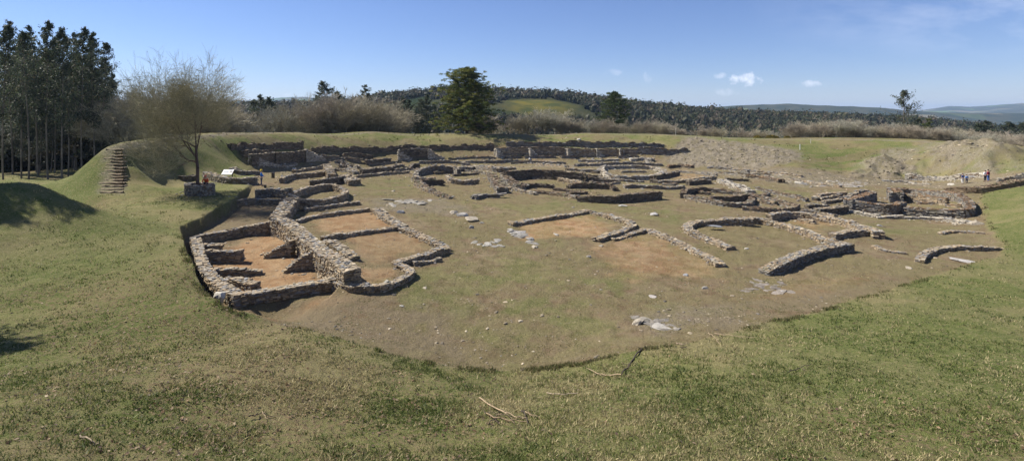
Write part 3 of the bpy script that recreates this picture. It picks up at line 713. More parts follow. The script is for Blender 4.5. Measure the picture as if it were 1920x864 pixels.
ruin('stone_wall', 'thick broken wall end running from the deep pit house up to the oval hut', 'stone wall', GW, [dict(p=[(521, 405), (530, 395), (537, 385), (548, 372)], h=1.05, w=1.3, ragged=.25)])
ruin('stone_wall', 'short squat stone wall beside the thick wall of the deep pit house', 'stone wall', GW, [dict(p=[(608, 449), (633, 458), (662, 480)], h=.3, w=.8)])
ruin('oval_hut_ruin', 'oval stone hut ring with bare earth inside, behind the deep pit house', 'ruin', GH, [
    dict(p=[(546, 364), (561, 354), (586, 347.5), (621, 345), (644, 351), (650, 358), (637, 367), (609, 374), (579, 375), (553, 371)], h=.75, w=.6, close=True)])
ruin('stone_wall', 'stepped retaining wall behind the oval hut, ending in a square block', 'stone wall', GW, [
    dict(p=[(480, 355), (510, 353), (542, 352)], h=.9, w=.8, pal='grey'), dict(p=[(585, 339), (615, 335), (644, 330)], h=.9, w=.6, pal='dark'), dict(p=[(646, 327), (664, 338)], h=.75, w=1.6)])
ruin('half_round_ruin', 'small curved stone room at the front corner of the deep pit house', 'ruin', GH, [
    dict(p=[(622, 528), (656, 533), (690, 535), (715, 534), (739, 527), (761, 516), (772, 508), (761, 499), (744, 492)], h=.34, w=.5, ragged=.06)])
ruin('ruined_house', 'two roomed low house ruin with reddish clay floors and a pointed right corner', 'ruin', GH, [
    dict(p=[(606, 443), (656, 435), (706, 428), (752, 423)], h=.32, w=.5), dict(p=[(750, 424), (781, 435), (808, 449), (835, 462)], h=.35, w=.7),
    dict(p=[(838, 463), (818, 469), (794, 477), (767, 483), (742, 489)], h=.4, w=.6), dict(p=[(707, 391), (722, 404), (738, 413), (756, 423)], h=.42, w=.95),
    dict(p=[(558, 412), (580, 405), (636, 397), (690, 391)], h=.28, w=.5)])
ruin('stone_wall', 'long low thin wall just behind the two roomed house ruin', 'stone wall', GW, [dict(p=[(569, 391), (608, 386), (640, 381), (672, 378)], h=.3, w=.55)])
ruin('stone_kerb', 'short row of flat stones on the grass outside the pointed house corner', 'kerb', None, [dict(p=[(776, 492), (797, 489), (824, 484)], h=.2, w=.35, cap='cap')])
# ---- beside the tree and the board
ruin('stone_wall', 'low wall running behind the information board towards the man in blue', 'stone wall', GW, [dict(p=[(386, 323), (413, 331), (440, 333), (480, 334)], h=.8, w=.8, pal='grey')])
ruin('stone_wall', 'rough stone bank above and behind the information board', 'stone wall', GW, [dict(p=[(436, 314), (452, 321), (484, 322)], h=.5, w=1.1, pal='grey')])
ruin('stone_wall', 'short shaded wall left of the bare tree foot', 'stone wall', GW, [dict(p=[(339, 329), (364, 327)], h=.6, w=.7, pal='dark')])
ruin('stone_wall', 'straight thick wall pair with a cross piece behind the man in blue', 'stone wall', GW, [
    dict(p=[(528, 334), (545, 327), (580, 324), (609, 322)], h=.7, w=.6), dict(p=[(551, 319), (575, 315), (612, 308)], h=.55, w=.6), dict(p=[(612, 308), (622, 326)], h=.9, w=1.1)])
# ---- restored bays by the far bank
ruin('restored_bay', 'leftmost restored bay, a zigzag of smooth sloping walls near the bare tree', 'ruin', GS, [  # sunlit side walls painted pale, shaded back walls painted dark
    dict(p=[(469, 289, 1.7), (491, 299, .9), (519, 309, .25), (538, 311, .2), (554, 305, .3)], w=.55, pal='pale', ragged=.03), dict(p=[(471, 289), (514, 286)], h=1.8, w=.5, pal='dark', ragged=.02),
    dict(p=[(514, 286, 1.8), (535, 295, .9), (555, 302, .2)], w=.6, pal='pale', ragged=.03), dict(p=[(516, 286), (572, 280)], h=2.0, w=.5, pal='dark', ragged=.02), dict(p=[(573, 280, 2.0), (590, 289, 1.0), (608, 297, .25)], w=1.1, pal='pale', ragged=.03)])
ruin('curved_wall', 'curved mossy wall right of the leftmost restored bay', 'ruin', GW, [
    dict(p=[(644, 288), (650, 293), (660, 296), (675, 298)], h=.7, w=.7, cap='moss'), dict(p=[(645, 287), (670, 287), (689, 289), (697, 292)], h=.8, w=.5, cap='moss', pal='dark')])
ruin('restored_bay', 'wide restored bay between two sloping side walls, dark back wall, standing alone', 'ruin', GS, [  # pale sides and dark back put sun and shade into the stone colour
    dict(p=[(747, 281, 1.9), (758, 289, .9), (771, 296, .15)], w=1.1, ragged=.03, pal='pale', cap='tan'), dict(p=[(750, 280), (770, 278), (800, 279)], h=1.9, w=.5, pal='dark', ragged=.02), dict(p=[(803, 279, 1.9), (815, 288, .9), (830, 295, .15)], w=1.2, ragged=.03, pal='pale', cap='tan')])
ruin('restored_bay_row', 'row of restored bays with bright triangular side walls along the far bank', 'ruin', GS, [  # side walls get their sunlit brightness from the pale palette
    dict(p=[(929, 277), (960, 276), (1060, 276), (1161, 278), (1192, 280)], h=1.6, w=.5, ragged=.02, pal='tan', cap='moss')] +
    [dict(p=[(a, 278.5, 1.7), (a + 7, 285, .8), (a + 15, 292, .05)], w=1.4, ragged=.02, pal='pale', cap='pale') for a in (930, 993, 1063, 1118, 1161)] +
    [dict(p=[(a, 292), (b, 291.5)], h=.5, w=.4, ragged=.02, pal='grey', cap='moss') for a, b in ((951, 973), (985, 1007), (1011, 1040), (1053, 1082), (1160, 1181))])
ruin('retaining_wall', 'terrace wall with a dark face in front of the curved mossy wall', 'stone wall', GW, [
    dict(p=[(686, 300), (706, 298), (730, 296)], h=1.0, w=.7, pal='dark'), dict(p=[(678, 318, .7), (709, 315, .7), (739, 312, .9), (770, 306, 1.1), (785, 306, 1.1)], w=.8, pal='dark')])
ruin('stone_wall', 'thin low wall on the grass in front of the dark faced terrace wall', 'stone wall', GW, [dict(p=[(669, 329), (709, 325), (765, 321)], h=.35, w=.5)])
ruin('stone_wall', 'low tumbled wall line at the foot of the wide restored bay', 'stone wall', GW, [dict(p=[(787, 302), (848, 300), (878, 306)], h=.5, w=.6, pal='grey')])
ruin('stone_wall', 'long low wall line in front of the row of restored bays', 'stone wall', GW, [dict(p=[(874, 301), (925, 302), (968, 299), (1010, 302), (1060, 304)], h=.45, w=.7, pal='grey', ragged=.2)])
ruin('round_hut_ruin', 'round hut ruin with a deep shaded back wall, left of centre', 'ruin', GH, [
    dict(p=[(781, 331, .5), (779, 322, .7), (793, 315, 1.0), (816, 310, 1.3), (853, 311, 1.4), (860, 318, 1.0)], w=.7, pal='grey'), dict(p=[(781, 331), (797, 334), (813, 333)], h=.5, w=.8)])
ruin('stone_wall', 'broad pale wall curving right from the round hut ruin', 'stone wall', GW, [dict(p=[(858, 314), (890, 309), (929, 315), (964, 314)], h=.8, w=1.6, pal='grey', cap='cap')])
ruin('stone_wall', 'short thick curved wall standing in the middle of the grass yard', 'stone wall', GW, [dict(p=[(839, 329), (848, 335), (871, 338), (893, 335)], h=.7, w=.8), dict(p=[(850, 327), (895, 324)], h=.3, w=.5, pal='dark', cap='moss')])
ruin('ruined_house', 'mossy cornered house ruin opening on the grass, left of centre', 'ruin', GH, [
    dict(p=[(782, 338, .8), (802, 350, .7), (825, 361, .5), (844, 368, .3)], w=.9, cap='moss'), dict(p=[(783, 338), (807, 336), (830, 338)], h=.8, w=.6, pal='dark', cap='moss')])
ruin('stone_wall', 'stack of flat dark slabs closing the mossy cornered house ruin', 'stone wall', None, [dict(p=[(890, 367), (905, 363), (934, 364)], h=.45, w=.7, pal='slate', cap='slate', stone_len=.9)])
ruin('stone_wall', 'thick mossy wall stub standing between the grass yard and the great central hut', 'stone wall', GW, [dict(p=[(921, 325), (930, 338), (941, 352)], h=.75, w=1.4, cap='moss', pal='grey')])
ruin('ruined_house', 'great central hut ruin with a long dark curved back wall', 'ruin', GH, [
    dict(p=[(944, 325, .9), (955, 336, .8), (969, 343, .8), (984, 346, .7)], w=1.3, cap='moss', pal='grey'), dict(p=[(948, 322), (980, 318), (1010, 318), (1053, 321), (1090, 324)], h=1.5, w=.9, pal='dark', cap='moss'),
    dict(p=[(1092, 324, 1.3), (1108, 332, .8), (1130, 336, .5), (1153, 337, .5)], w=.9, pal='dark', cap='moss'), dict(p=[(1048, 333), (1070, 337), (1088, 341)], h=.55, w=.7), dict(p=[(978, 346), (1005, 344), (1036, 346)], h=.55, w=.8, pal='dark', cap='moss')])
ruin('ruined_house', 'low mossy house ruin between the great central hut and the long front wall', 'ruin', GH, [
    dict(p=[(1066, 349, .4), (1072, 345, .6), (1090, 343, .8), (1145, 345, .8), (1154, 352, .5)], w=.8, pal='dark', cap='moss'), dict(p=[(1006, 357), (1040, 361), (1083, 368)], h=.35, w=.8, cap='moss'), dict(p=[(1064, 361), (1099, 359)], h=.35, w=.7, cap='moss', pal='dark')])
ruin('stone_wall', 'long straight front wall with a dark face in the centre of the dig', 'stone wall', GW, [dict(p=[(1085, 370, .5), (1110, 368, .8), (1145, 366, 1.0), (1200, 362, 1.0), (1236, 359, 1.0)], w=.9, pal='dark', cap='moss')])
ruin('round_hut_ruin', 'large pale stone ring of a hut right of centre, behind a strip of green grass', 'ruin', GH, [
    dict(p=[(1127, 316), (1131, 311), (1168, 309), (1226, 312), (1246, 317), (1244, 324), (1215, 330), (1168, 330), (1137, 326)], h=.65, w=.9, close=True, pal='pale', cap='cap'), dict(p=[(1165, 321), (1210, 321)], h=.3, w=.5)])
ruin('stone_wall', 'short dark faced wall joining the large pale stone ring', 'stone wall', GW, [dict(p=[(1228, 329), (1250, 325), (1272, 321)], h=.8, w=.6, pal='dark')])
ruin('stone_wall', 'long thin wall slanting right below the large pale stone ring', 'stone wall', GW, [dict(p=[(1220, 337), (1250, 339), (1290, 336), (1340, 331)], h=.5, w=.7), dict(p=[(1290, 339), (1330, 336)], h=.7, w=.7, pal='dark')])
ruin('stone_wall', 'low tumbled wall line far behind the large pale stone ring', 'stone wall', GW, [dict(p=[(1080, 308), (1120, 306), (1175, 303), (1240, 307)], h=.5, w=.7, pal='grey')])
ruin('stone_wall', 'low reddish capped wall near the foot of the stony slope', 'stone wall', GW, [dict(p=[(1252, 311), (1275, 308), (1297, 310)], h=.5, w=1.2, cap='rust', pal='dark')])
ruin('stone_wall', 'scattered wall line between the long front wall and the long mossy house', 'stone wall', GW, [dict(p=[(1171, 348), (1205, 347), (1240, 350), (1280, 349)], h=.4, w=.8, ragged=.2, pal='grey')])
ruin('ruined_house', 'long narrow mossy house ruin with parallel walls right of centre', 'ruin', GH, [
    dict(p=[(1281, 361), (1284, 355), (1296, 352), (1319, 351)], h=.8, w=.8, cap='moss', pal='dark'), dict(p=[(1321, 352), (1355, 355), (1388, 359), (1439, 370), (1481, 380)], h=.55, w=.9, cap='moss', pal='grey'),
    dict(p=[(1281, 363), (1328, 373), (1360, 379), (1400, 381), (1410, 374), (1408, 366)], h=.55, w=.8, cap='moss', pal='grey'), dict(p=[(1333, 367), (1365, 368), (1402, 364)], h=.8, w=.6, cap='moss', pal='dark'),
    dict(p=[(1393, 386), (1448, 391), (1485, 389), (1493, 382)], h=.5, w=.8, cap='moss')])
ruin('stone_wall', 'mossy wall line at the back of the right hand grass strip', 'stone wall', GW, [dict(p=[(1360, 334), (1402, 336)], h=.4, w=.7, pal='dark', cap='moss'), dict(p=[(1402, 328), (1435, 331), (1464, 337)], h=.5, w=1.0, cap='rust', pal='dark')])
ruin('stone_wall', 'bank of pale stones curving along the left of the grass strip', 'stone wall', GW, [dict(p=[(1352, 337), (1378, 345), (1406, 356)], h=.45, w=1.5, pal='pale', cap='pale', ragged=.2)])
ruin('stone_wall', 'two dark faced wall pieces right of the long narrow mossy house', 'stone wall', GW, [dict(p=[(1513, 384), (1550, 383)], h=.6, w=.7, pal='dark'), dict(p=[(1532, 391), (1560, 388), (1584, 385)], h=.8, w=.8, pal='dark')])
ruin('stone_wall', 'wall corner on the grass behind the capped rectangular house', 'stone wall', GW, [dict(p=[(1527, 371), (1535, 364), (1560, 361), (1584, 359)], h=.4, w=.7), dict(p=[(1538, 371), (1575, 364)], h=.3, w=.5)])
# ---- middle front
ruin('ruined_house', 'low house ruin with a bright clay floor and rounded right corner in the centre foreground', 'ruin', GH, [
    dict(p=[(958, 417), (994, 411), (1044, 404), (1086, 397), (1104, 394), (1144, 404), (1180, 414), (1188, 421), (1172, 430), (1144, 440), (1119, 446)], h=.32, w=.75)])
ruin('stone_wall', 'low broken wall running right and forward from the clay floored house', 'stone wall', GW, [
    dict(p=[(1148, 446), (1189, 436), (1216, 430)], h=.2, w=.6), dict(p=[(1216, 430), (1262, 448), (1303, 468), (1338, 484), (1350, 494)], h=.28, w=.75, ragged=.08)])
ruin('ruined_house', 'square cornered house ruin with a grassy floor and thick front wall at right', 'ruin', GH, [
    dict(p=[(1370, 464, .2), (1331, 447, .3), (1292, 431, .4), (1288, 421, .4), (1303, 415, .45), (1353, 410, .6), (1409, 409, .8)], w=.85), dict(p=[(1409, 409), (1428, 410), (1470, 418), (1520, 434), (1548, 448), (1580, 455)], h=.55, w=.75),
    dict(p=[(1592, 456), (1553, 461), (1498, 475), (1456, 493), (1434, 505, .35)], h=.62, w=.85, pal='grey', ragged=.05)])
ruin('ruined_house', 'small deep room with a red clay floor behind the square cornered house', 'ruin', GH, [
    dict(p=[(1442, 402), (1470, 396), (1497, 398)], h=.8, w=.6, pal='tan'), dict(p=[(1498, 396), (1539, 402), (1580, 410), (1610, 420), (1638, 427), (1648, 434, .7)], h=.7, w=.9, ragged=.15), dict(p=[(1560, 437), (1602, 430), (1640, 431)], h=.55, w=.7, ragged=.15)])
ruin('restored_house', 'restored rectangular house with rusty earth capped walls near the right edge', 'ruin', GH, [
    dict(p=[(1590, 374), (1612, 367), (1636, 360)], h=1.2, w=.9, cap='rust', pal='slate', ragged=.02), dict(p=[(1592, 375), (1640, 381), (1671, 384), (1692, 378)], h=1.1, w=.8, cap='rust', pal='grey', ragged=.02),
    dict(p=[(1676, 353), (1715, 354), (1770, 358), (1797, 362), (1814, 373), (1821, 386), (1812, 392), (1759, 392), (1701, 388)], h=.85, w=.8, cap='rust', pal='grey', ragged=.02), dict(p=[(1675, 353), (1680, 360)], h=1.3, w=1.4, cap='rust', pal='slate', ragged=.02),
    dict(p=[(1687, 362), (1730, 366), (1775, 372)], h=.8, w=.5, cap='rust', ragged=.02), dict(p=[(1775, 382), (1801, 383)], h=.3, w=.6, cap='rust')])
ruin('stone_row', 'row of pale edge stones in front of the restored rectangular house', 'kerb', None, [dict(p=[(1646, 405), (1700, 405), (1768, 408), (1823, 416)], h=.25, w=.6, pal='pale', cap='pale', ragged=.1, stone_len=.6)])
ruin('stone_wall', 'low rock outcrop wall in front of the visitors at right', 'stone wall', GW, [dict(p=[(1778, 352), (1826, 353), (1870, 346), (1912, 338)], h=.7, w=1.8, pal='moss', cap='moss', ragged=.25)])
ruin('curved_wall', 'low curved wall with a sandy floor nearest the right hand lawn', 'ruin', GH, [dict(p=[(1724, 486, .25), (1732, 473), (1760, 463), (1796, 460), (1838, 462), (1876, 465, .1)], h=.35, w=.6)])
ruin('stone_row', 'short straight row of stones above the low curved wall', 'kerb', None, [dict(p=[(1763, 436), (1790, 432), (1843, 434)], h=.2, w=.5)])
ruin('stone_row', 'small slanting row of stones beside the thick front wall corner', 'kerb', None, [dict(p=[(1640, 460), (1657, 468), (1693, 472)], h=.15, w=.5, ragged=.05)])
for lab, cat, p, h, pl in (('dark earth and stone face of the dug bank behind the leftmost restored bay', 0, [(431, 272, .7), (470, 268, 1.1), (520, 269, .8), (566, 266, 1.2)], 1.2, 'dark'),
    ('dark ragged stone face behind the curved mossy wall', 0, [(584, 276, .8), (610, 274, 1.3), (640, 275, .9), (690, 274, 1.2), (742, 275, .9)], 1.2, 'dark'),
    ('low dark stone face below the grass just behind the bay that stands alone', 0, [(745, 272, .6), (800, 273, .9), (860, 272, .7), (925, 270, 1.1)], .9, 'dark'),
    ('upper stone face of the bank above the row of restored bays', 0, [(950, 267, .8), (1010, 266, 1.1), (1070, 265, .9), (1098, 266, 1.3), (1161, 267, 1.0), (1240, 269, .8)], 1.1, 'grey'),
    ('stepped stone face ending where the rubble slope begins', 0, [(1172, 280, 1.0), (1215, 277, 1.4), (1250, 280, 1.2), (1288, 279, .7)], 1.2, 'grey')):
    ruin('revetment', lab, 'stone face', 'stone faces of the dug bank', [dict(p=p, h=h, w=.8, pal=pl, cap='moss', ragged=.45)])
ruin('stone_wall', 'dark wall fragments on the shaded bank behind the bare tree', 'stone wall', GW, [dict(p=[(455, 283), (480, 281), (510, 279)], h=1.0, w=.7, pal='dark', cap='moss', ragged=.3)])
ruin('stone_wall', 'low stony bank at the foot of the mounds near the visitors', 'stone wall', GW, [dict(p=[(1700, 325), (1740, 331), (1790, 329), (1850, 322)], h=.5, w=1.6, pal='pale', cap='pale', ragged=.3)])
ruin('stone_wall', 'thin wall lines between the restored bays and the round hut ruin', 'stone wall', GW, [dict(p=[(628, 300), (655, 303), (672, 311)], h=.5, w=.5, pal='grey'), dict(p=[(635, 309), (660, 309)], h=.5, w=.5), dict(p=[(615, 316), (650, 317), (668, 322)], h=.4, w=.9, pal='grey')])
for i, (lab, p, h, w, pl, cp_) in enumerate((
 ('short low wall between the wide bay and the first bays of the row', [(958, 304), (992, 301)], .4, .6, 'grey', 'moss'), ('low stony line in front of the middle of the restored bay row', [(1008, 307), (1062, 310)], .4, .8, 'tan', 'cap'),
 ('rubble heap line at the end of the restored bay row', [(1182, 297), (1205, 294), (1222, 298)], .5, 1.2, 'pale', 'pale'), ('low wall joining the great central hut to the large pale stone ring', [(1062, 314), (1095, 317), (1122, 320)], .5, .8, 'grey', 'cap'),
 ('stub wall inside the great central hut by its curved back wall', [(1100, 327), (1128, 329)], .5, .7, 'dark', 'moss'), ('long thin wall below the reddish capped wall', [(1272, 319), (1305, 322), (1342, 326)], .4, .6, 'grey', 'cap'),
 ('low straight wall at the foot of the rubble slope', [(1328, 312), (1370, 315), (1402, 319)], .35, .8, 'grey', 'cap'), ('long low kerb wall below the green bank', [(1400, 318), (1450, 322), (1502, 329)], .35, .8, 'tan', 'cap'),
 ('low wall at the near side of the grass strip', [(1420, 351), (1470, 362), (1512, 372)], .4, .7, 'grey', 'moss'), ('faint wall line between the wall corner and the restored rectangular house', [(1580, 372), (1600, 362), (1625, 354)], .35, .6, 'grey', 'cap'),
 ('short wall piece at the near end of the long mossy house', [(1420, 374), (1452, 379)], .35, .7, 'tan', 'moss'), ('faint low wall on the open grass below the slanting thin wall', [(1243, 343), (1268, 345)], .3, .7, 'grey', 'moss'),
 ('sloping wall behind the small deep clay room', [(1502, 393), (1535, 397), (1566, 404)], .4, .7, 'tan', 'cap'), ('low wall line leading to the row of pale edge stones', [(1585, 391), (1612, 397), (1645, 403)], .3, .8, 'pale', 'pale'),
 ('low curved stub in the yard beside the round hut ruin', [(872, 318), (900, 320), (915, 324)], .4, .6, 'grey', 'moss'), ('low wall line between the round hut ruin and the dark faced terrace wall', [(738, 318), (762, 316), (784, 313)], .4, .7, 'grey', 'moss'),
 ('small wall before the long front wall with a mossy top', [(1040, 352), (1075, 356), (1092, 357)], .35, .8, 'dark', 'moss'), ('thin pale wall line past the visitors at the foot of the stony mounds', [(1655, 337), (1700, 339), (1742, 343)], .25, .6, 'pale', 'pale'),
 ('rough wall rising beside the visitors', [(1872, 334), (1900, 328), (1925, 324)], .7, 1.0, 'grey', 'cap'), ('low ragged wall above the cells by the straight thick wall pair', [(602, 290), (625, 292), (642, 296)], .5, .7, 'grey', 'moss'),
 )):
    ruin('low_wall', lab, 'stone wall', GW, [dict(p=p, h=h, w=w, pal=pl, cap=cp_, ragged=.2)])
for i, (lab, p, h, w, pl, cp_) in enumerate((
 ('thin low wall crossing the floor of the great central hut', [(985, 330), (1015, 332), (1042, 331)], .35, .5, 'grey', 'moss'), ('low stony line on the grass under the great central hut', [(955, 352), (985, 357), (1004, 362)], .25, .8, 'grey', 'cap'),
 ('short double wall between the two central huts', [(1105, 341), (1140, 342), (1160, 340)], .35, .6, 'grey', 'moss'), ('thin partition in the yard of the round hut ruin', [(815, 323), (832, 322)], .4, .5, 'dark', 'moss'),
 ('low wall parallel to the dark faced terrace wall', [(692, 306), (722, 304), (748, 301)], .35, .6, 'grey', 'moss'), ('pale tumbled wall under the row of restored bays', [(1085, 300), (1122, 300), (1158, 298)], .35, .7, 'pale', 'cap'),
 ('short wall piece in the room of the long mossy house', [(1305, 358), (1330, 361)], .35, .6, 'dark', 'moss'), ('thin wall dividing the yard beside the long mossy house', [(1440, 362), (1425, 370)], .35, .6, 'grey', 'moss'),
 ('long faint wall on the far side of the grass strip', [(1480, 336), (1530, 342), (1575, 349)], .25, .6, 'tan', 'cap'), ('thin wall rising towards the restored rectangular house', [(1545, 377), (1570, 373), (1590, 367)], .35, .6, 'grey', 'cap'),
 ('low rubble wall inside the restored rectangular house', [(1720, 379), (1760, 378)], .25, .6, 'grey', 'rust'), ('low wall spur at the back of the clay room near the thick front wall', [(1500, 408), (1525, 414)], .3, .6, 'tan', 'cap'),
 ('thin low wall in front of the wide bay standing alone', [(842, 296), (880, 294), (925, 294)], .3, .6, 'grey', 'moss'), ('low cell wall between the terrace wall and the straight wall pair', [(640, 303), (645, 311)], .45, .5, 'grey', 'moss'),
 ('outer low wall curving round the large pale stone ring', [(1118, 331), (1160, 337), (1205, 339)], .25, .6, 'grey', 'cap'), ('thin wall line under the slanting wall near the stony slope', [(1350, 322), (1400, 324), (1440, 325)], .3, .5, 'grey', 'moss'),
 )):
    ruin('low_wall', lab, 'stone wall', GW, [dict(p=p, h=h, w=w, pal=pl, cap=cp_, ragged=.15)])

# ------------------------------------------------------------------ trees and shrubs
def child_copy(root, loc, rz, sc, label=None, cat=None, group=None):
    r = root.copy(); COL.objects.link(r); r.location = loc; r.rotation_euler = (0, 0, rz); r.scale = (sc, sc, sc) if isinstance(sc, (int, float)) else sc
    for ch in root.children:
        c = ch.copy(); COL.objects.link(c); c.parent = r
    tag(r, label, cat, group); return r
def leaf_quads(S, C, size, col, rg, droop=0.0, aspect=.45):
    """flat leaf sprays: C (n,3)"""
    n = len(C); d = rg.normal(0, 1, (n, 3)); d[:, 2] -= droop; d /= np.linalg.norm(d, axis=1, keepdims=True)
    e = rg.normal(0, 1, (n, 3)); e -= (e * d).sum(1, keepdims=True) * d; e /= np.linalg.norm(e, axis=1, keepdims=True)
    s = np.broadcast_to(size, (n,))[:, None] * rg.uniform(.6, 1.4, (n, 1)); a = d * s * .5; b = e * s * .5 * aspect
    v = np.stack([C - a, C + b, C + a, C - b], 1); f = np.arange(n * 4).reshape(n, 4)
    S.add(v, f, np.repeat(col, 4, 0))
def unit(v): return v / max(np.linalg.norm(v), 1e-9)
def branchy(seed, H, levels, spread=1.0, trunk=.18, r0=.2, nch=(4, 6), droop=0.0, shrink=.62, wob=.18, first_ang=.9, twig=.012, taper=.55, crook=.0, stems=1, stemspread=.3, maxseg=20000):
    rg = np.random.default_rng(seed); P0 = []; P1 = []; R0 = []; R1 = []; LV = []; tips = []
    from collections import deque
    Q = deque()
    for s in range(stems):
        a = rg.uniform(0, 6.28); o = np.array([math.cos(a), math.sin(a), 0]) * rg.uniform(0, stemspread)
        Q.append((o, unit(np.array([math.cos(a), math.sin(a), 0]) * (stemspread * .8 if stems > 1 else .05) + np.array([0, 0, 1])), H * trunk * rg.uniform(.8, 1.2), r0, 0))
    while Q:
        p, d, L, r, lv = Q.popleft()
        ns = 4 if lv < 2 else 3 if lv < 4 else 2
        pts = [p]; rr = r; dl = d
        for i in range(ns):
            dl = unit(dl + rg.normal(0, wob, 3) + np.array([0, 0, .05 if lv else 0]) - np.array([0, 0, droop * (lv > 1)]))
            q_ = p + dl * L / ns; r2 = max(rr * (taper ** (1 / ns)), twig * .6)
            P0.append(p); P1.append(q_); R0.append(rr); R1.append(r2); LV.append(lv); p = q_; rr = r2; pts.append(p)
        if lv >= levels or len(P0) > maxseg: tips.append(p); continue
        k = rg.integers(nch[0], nch[1] + 1) + (2 if lv == 0 else 0)
        for j in range(k):
            t = rg.uniform(.35, 1.0) if lv else rg.uniform(.5, 1.0)
            if j == 0: t = 1.0
            i = min(int(t * ns), ns - 1); f = t * ns - i; b = pts[i] + (pts[min(i + 1, ns)] - pts[i]) * f
            ang = rg.uniform(.35, 1.0) * first_ang if j else rg.uniform(.05, .35)
            ax = unit(rg.normal(0, 1, 3)); perp = unit(ax - np.dot(ax, d) * d)
            nd = unit(d * math.cos(ang) + perp * math.sin(ang) * spread)
            if nd[2] < -.25: nd[2] *= -.3
            Q.append((b, unit(nd), L * shrink * rg.uniform(.8, 1.12), max(rr * rg.uniform(.55, .8), twig), lv + 1))
    P0 = np.array(P0); P1 = np.array(P1)
    return P0, P1, np.array(R0), np.array(R1), np.array(LV), np.array(tips)
def bare_tree(name, seed, H, twigcol, barkcol, split=2, buds=None, parent=None, k=3, **kw):
    P0, P1, R0, R1, LV, tips = branchy(seed, H, **kw); rg = np.random.default_rng(seed + 1)
    zmax = np.percentile(P1[:, 2], 99.5); s = H / zmax
    P0 = P0 * s; P1 = P1 * s; tips = tips * s
    t = parent or empty(name)
    lo = LV <= split; S = Soup(); c = np.array(barkcol) * rg.uniform(.8, 1.2, (lo.sum(), 1))
    tubes(S, P0[lo], P1[lo], R0[lo], R1[lo], c, 5); S.build('trunk', M['bark'], t, smooth=True)
    S = Soup(); hi = ~lo; tc_ = np.array(twigcol); tc_ = tc_[rg.integers(0, len(tc_), hi.sum())] * rg.uniform(.7, 1.3, (hi.sum(), 1))
    tubes(S, P0[hi], P1[hi], R0[hi], R1[hi], tc_, k)
    if buds:
        n = int(buds[0]); m_ = rg.integers(0, len(P1[hi]), n); C = P1[hi][m_] + rg.normal(0, .06, (n, 3)); bc = np.array(buds[1]); leaf_quads(S, C, buds[2], bc[rg.integers(0, len(bc), n)] * rg.uniform(.7, 1.3, (n, 1)), rg, .5, .4)
    S.build('crown', M['bark'], t)
    return t
def gz(px, D): X = (px - 960) / F * D; return X, D, float(hh_(X, D))

# the bare oak in its stone ring
oak = bare_tree('bare_oak', 11, 13.6, [(.34, .31, .19), (.30, .28, .165), (.40, .36, .23), (.23, .21, .13)], (.11, .075, .062), split=2, buds=(11000, [(.34, .32, .18), (.26, .26, .13)], .10), levels=6,
                spread=1.3, trunk=.105, r0=.30, nch=(4, 5), shrink=.80, wob=.19, first_ang=1.35, twig=.013, droop=.02, maxseg=26000)
ox, oy = hit(366, 350, hh_, 0)
oz = float(hh_(ox, oy)); oak.location = (ox, oy, oz)
b = float(np.percentile([abs(v.co.x) for v in oak.children[1].data.vertices], 98.5))
oak.scale = (3.8 / b, 3.8 / b, .95)
tag(oak, 'wide bare oak with yellowish twigs growing out of the round stone ring', 'tree')

# evergreen clumps
def needle_tree(name, seed, H, prof, R_, n, per, cols, size=.34, base=.08, trunk_r=.3, clump=.55, asp=.3):
    rg = np.random.default_rng(seed); t = empty(name); S = Soup()
    zz = np.linspace(0, H * .97, 12); pts = np.c_[np.cumsum(rg.normal(0, .06, 12)), np.cumsum(rg.normal(0, .06, 12)), zz]
    r = trunk_r * (1 - np.linspace(0, .9, 12)); tubes(S, pts[:-1], pts[1:], r[:-1], r[1:], np.array([.10, .075, .055]), 7)
    C = []; B0 = []; B1 = []; q_ = []
    nb = n // 7
    for i in range(nb):
        f = base + (1 - base) * (i + rg.random()) / nb; a = i * 2.399 + rg.normal(0, .3); rr = np.interp(f, prof[0], prof[1]) * R_ * rg.uniform(.60, 1.08)
        b0 = np.array([np.interp(f * H, zz, pts[:, 0]), np.interp(f * H, zz, pts[:, 1]), f * H * .97]); up = rg.uniform(.05, .45) * (0.4 + f)
        b1 = b0 + np.array([math.cos(a) * rr, math.sin(a) * rr, rr * up]); B0.append(b0); B1.append(b1); sh = rg.uniform(.75, 1.25)
        for j in range(7):
            u = rg.uniform(.35, 1.05); c = b0 + (b1 - b0) * u + rg.normal(0, .42, 3) * np.array([1, 1, .55]) * (.5 + rr * .25); C.append(c); q_.append(sh)
    tubes(S, B0, B1, .07, .02, np.array([.09, .07, .05]), 3); S.build('trunk', M['bark'], t, smooth=True)
    C = np.array(C); q_ = np.array(q_); S = Soup(); m_ = len(C) * per
    cc = np.repeat(C, per, 0); off = rg.normal(0, 1, (m_, 3)); off /= np.linalg.norm(off, axis=1, keepdims=True); off *= (rg.random((m_, 1)) ** .4) * clump; off[:, 2] *= .42
    cs = np.array(cols); base_c = cs[rg.integers(0, len(cs), len(C))] * q_[:, None]
    leaf_quads(S, cc + off, size, np.repeat(base_c, per, 0) * rg.uniform(.7, 1.3, (m_, 1)), rg, -.4, asp)
    S.build('crown', M['leaf'], t); return t
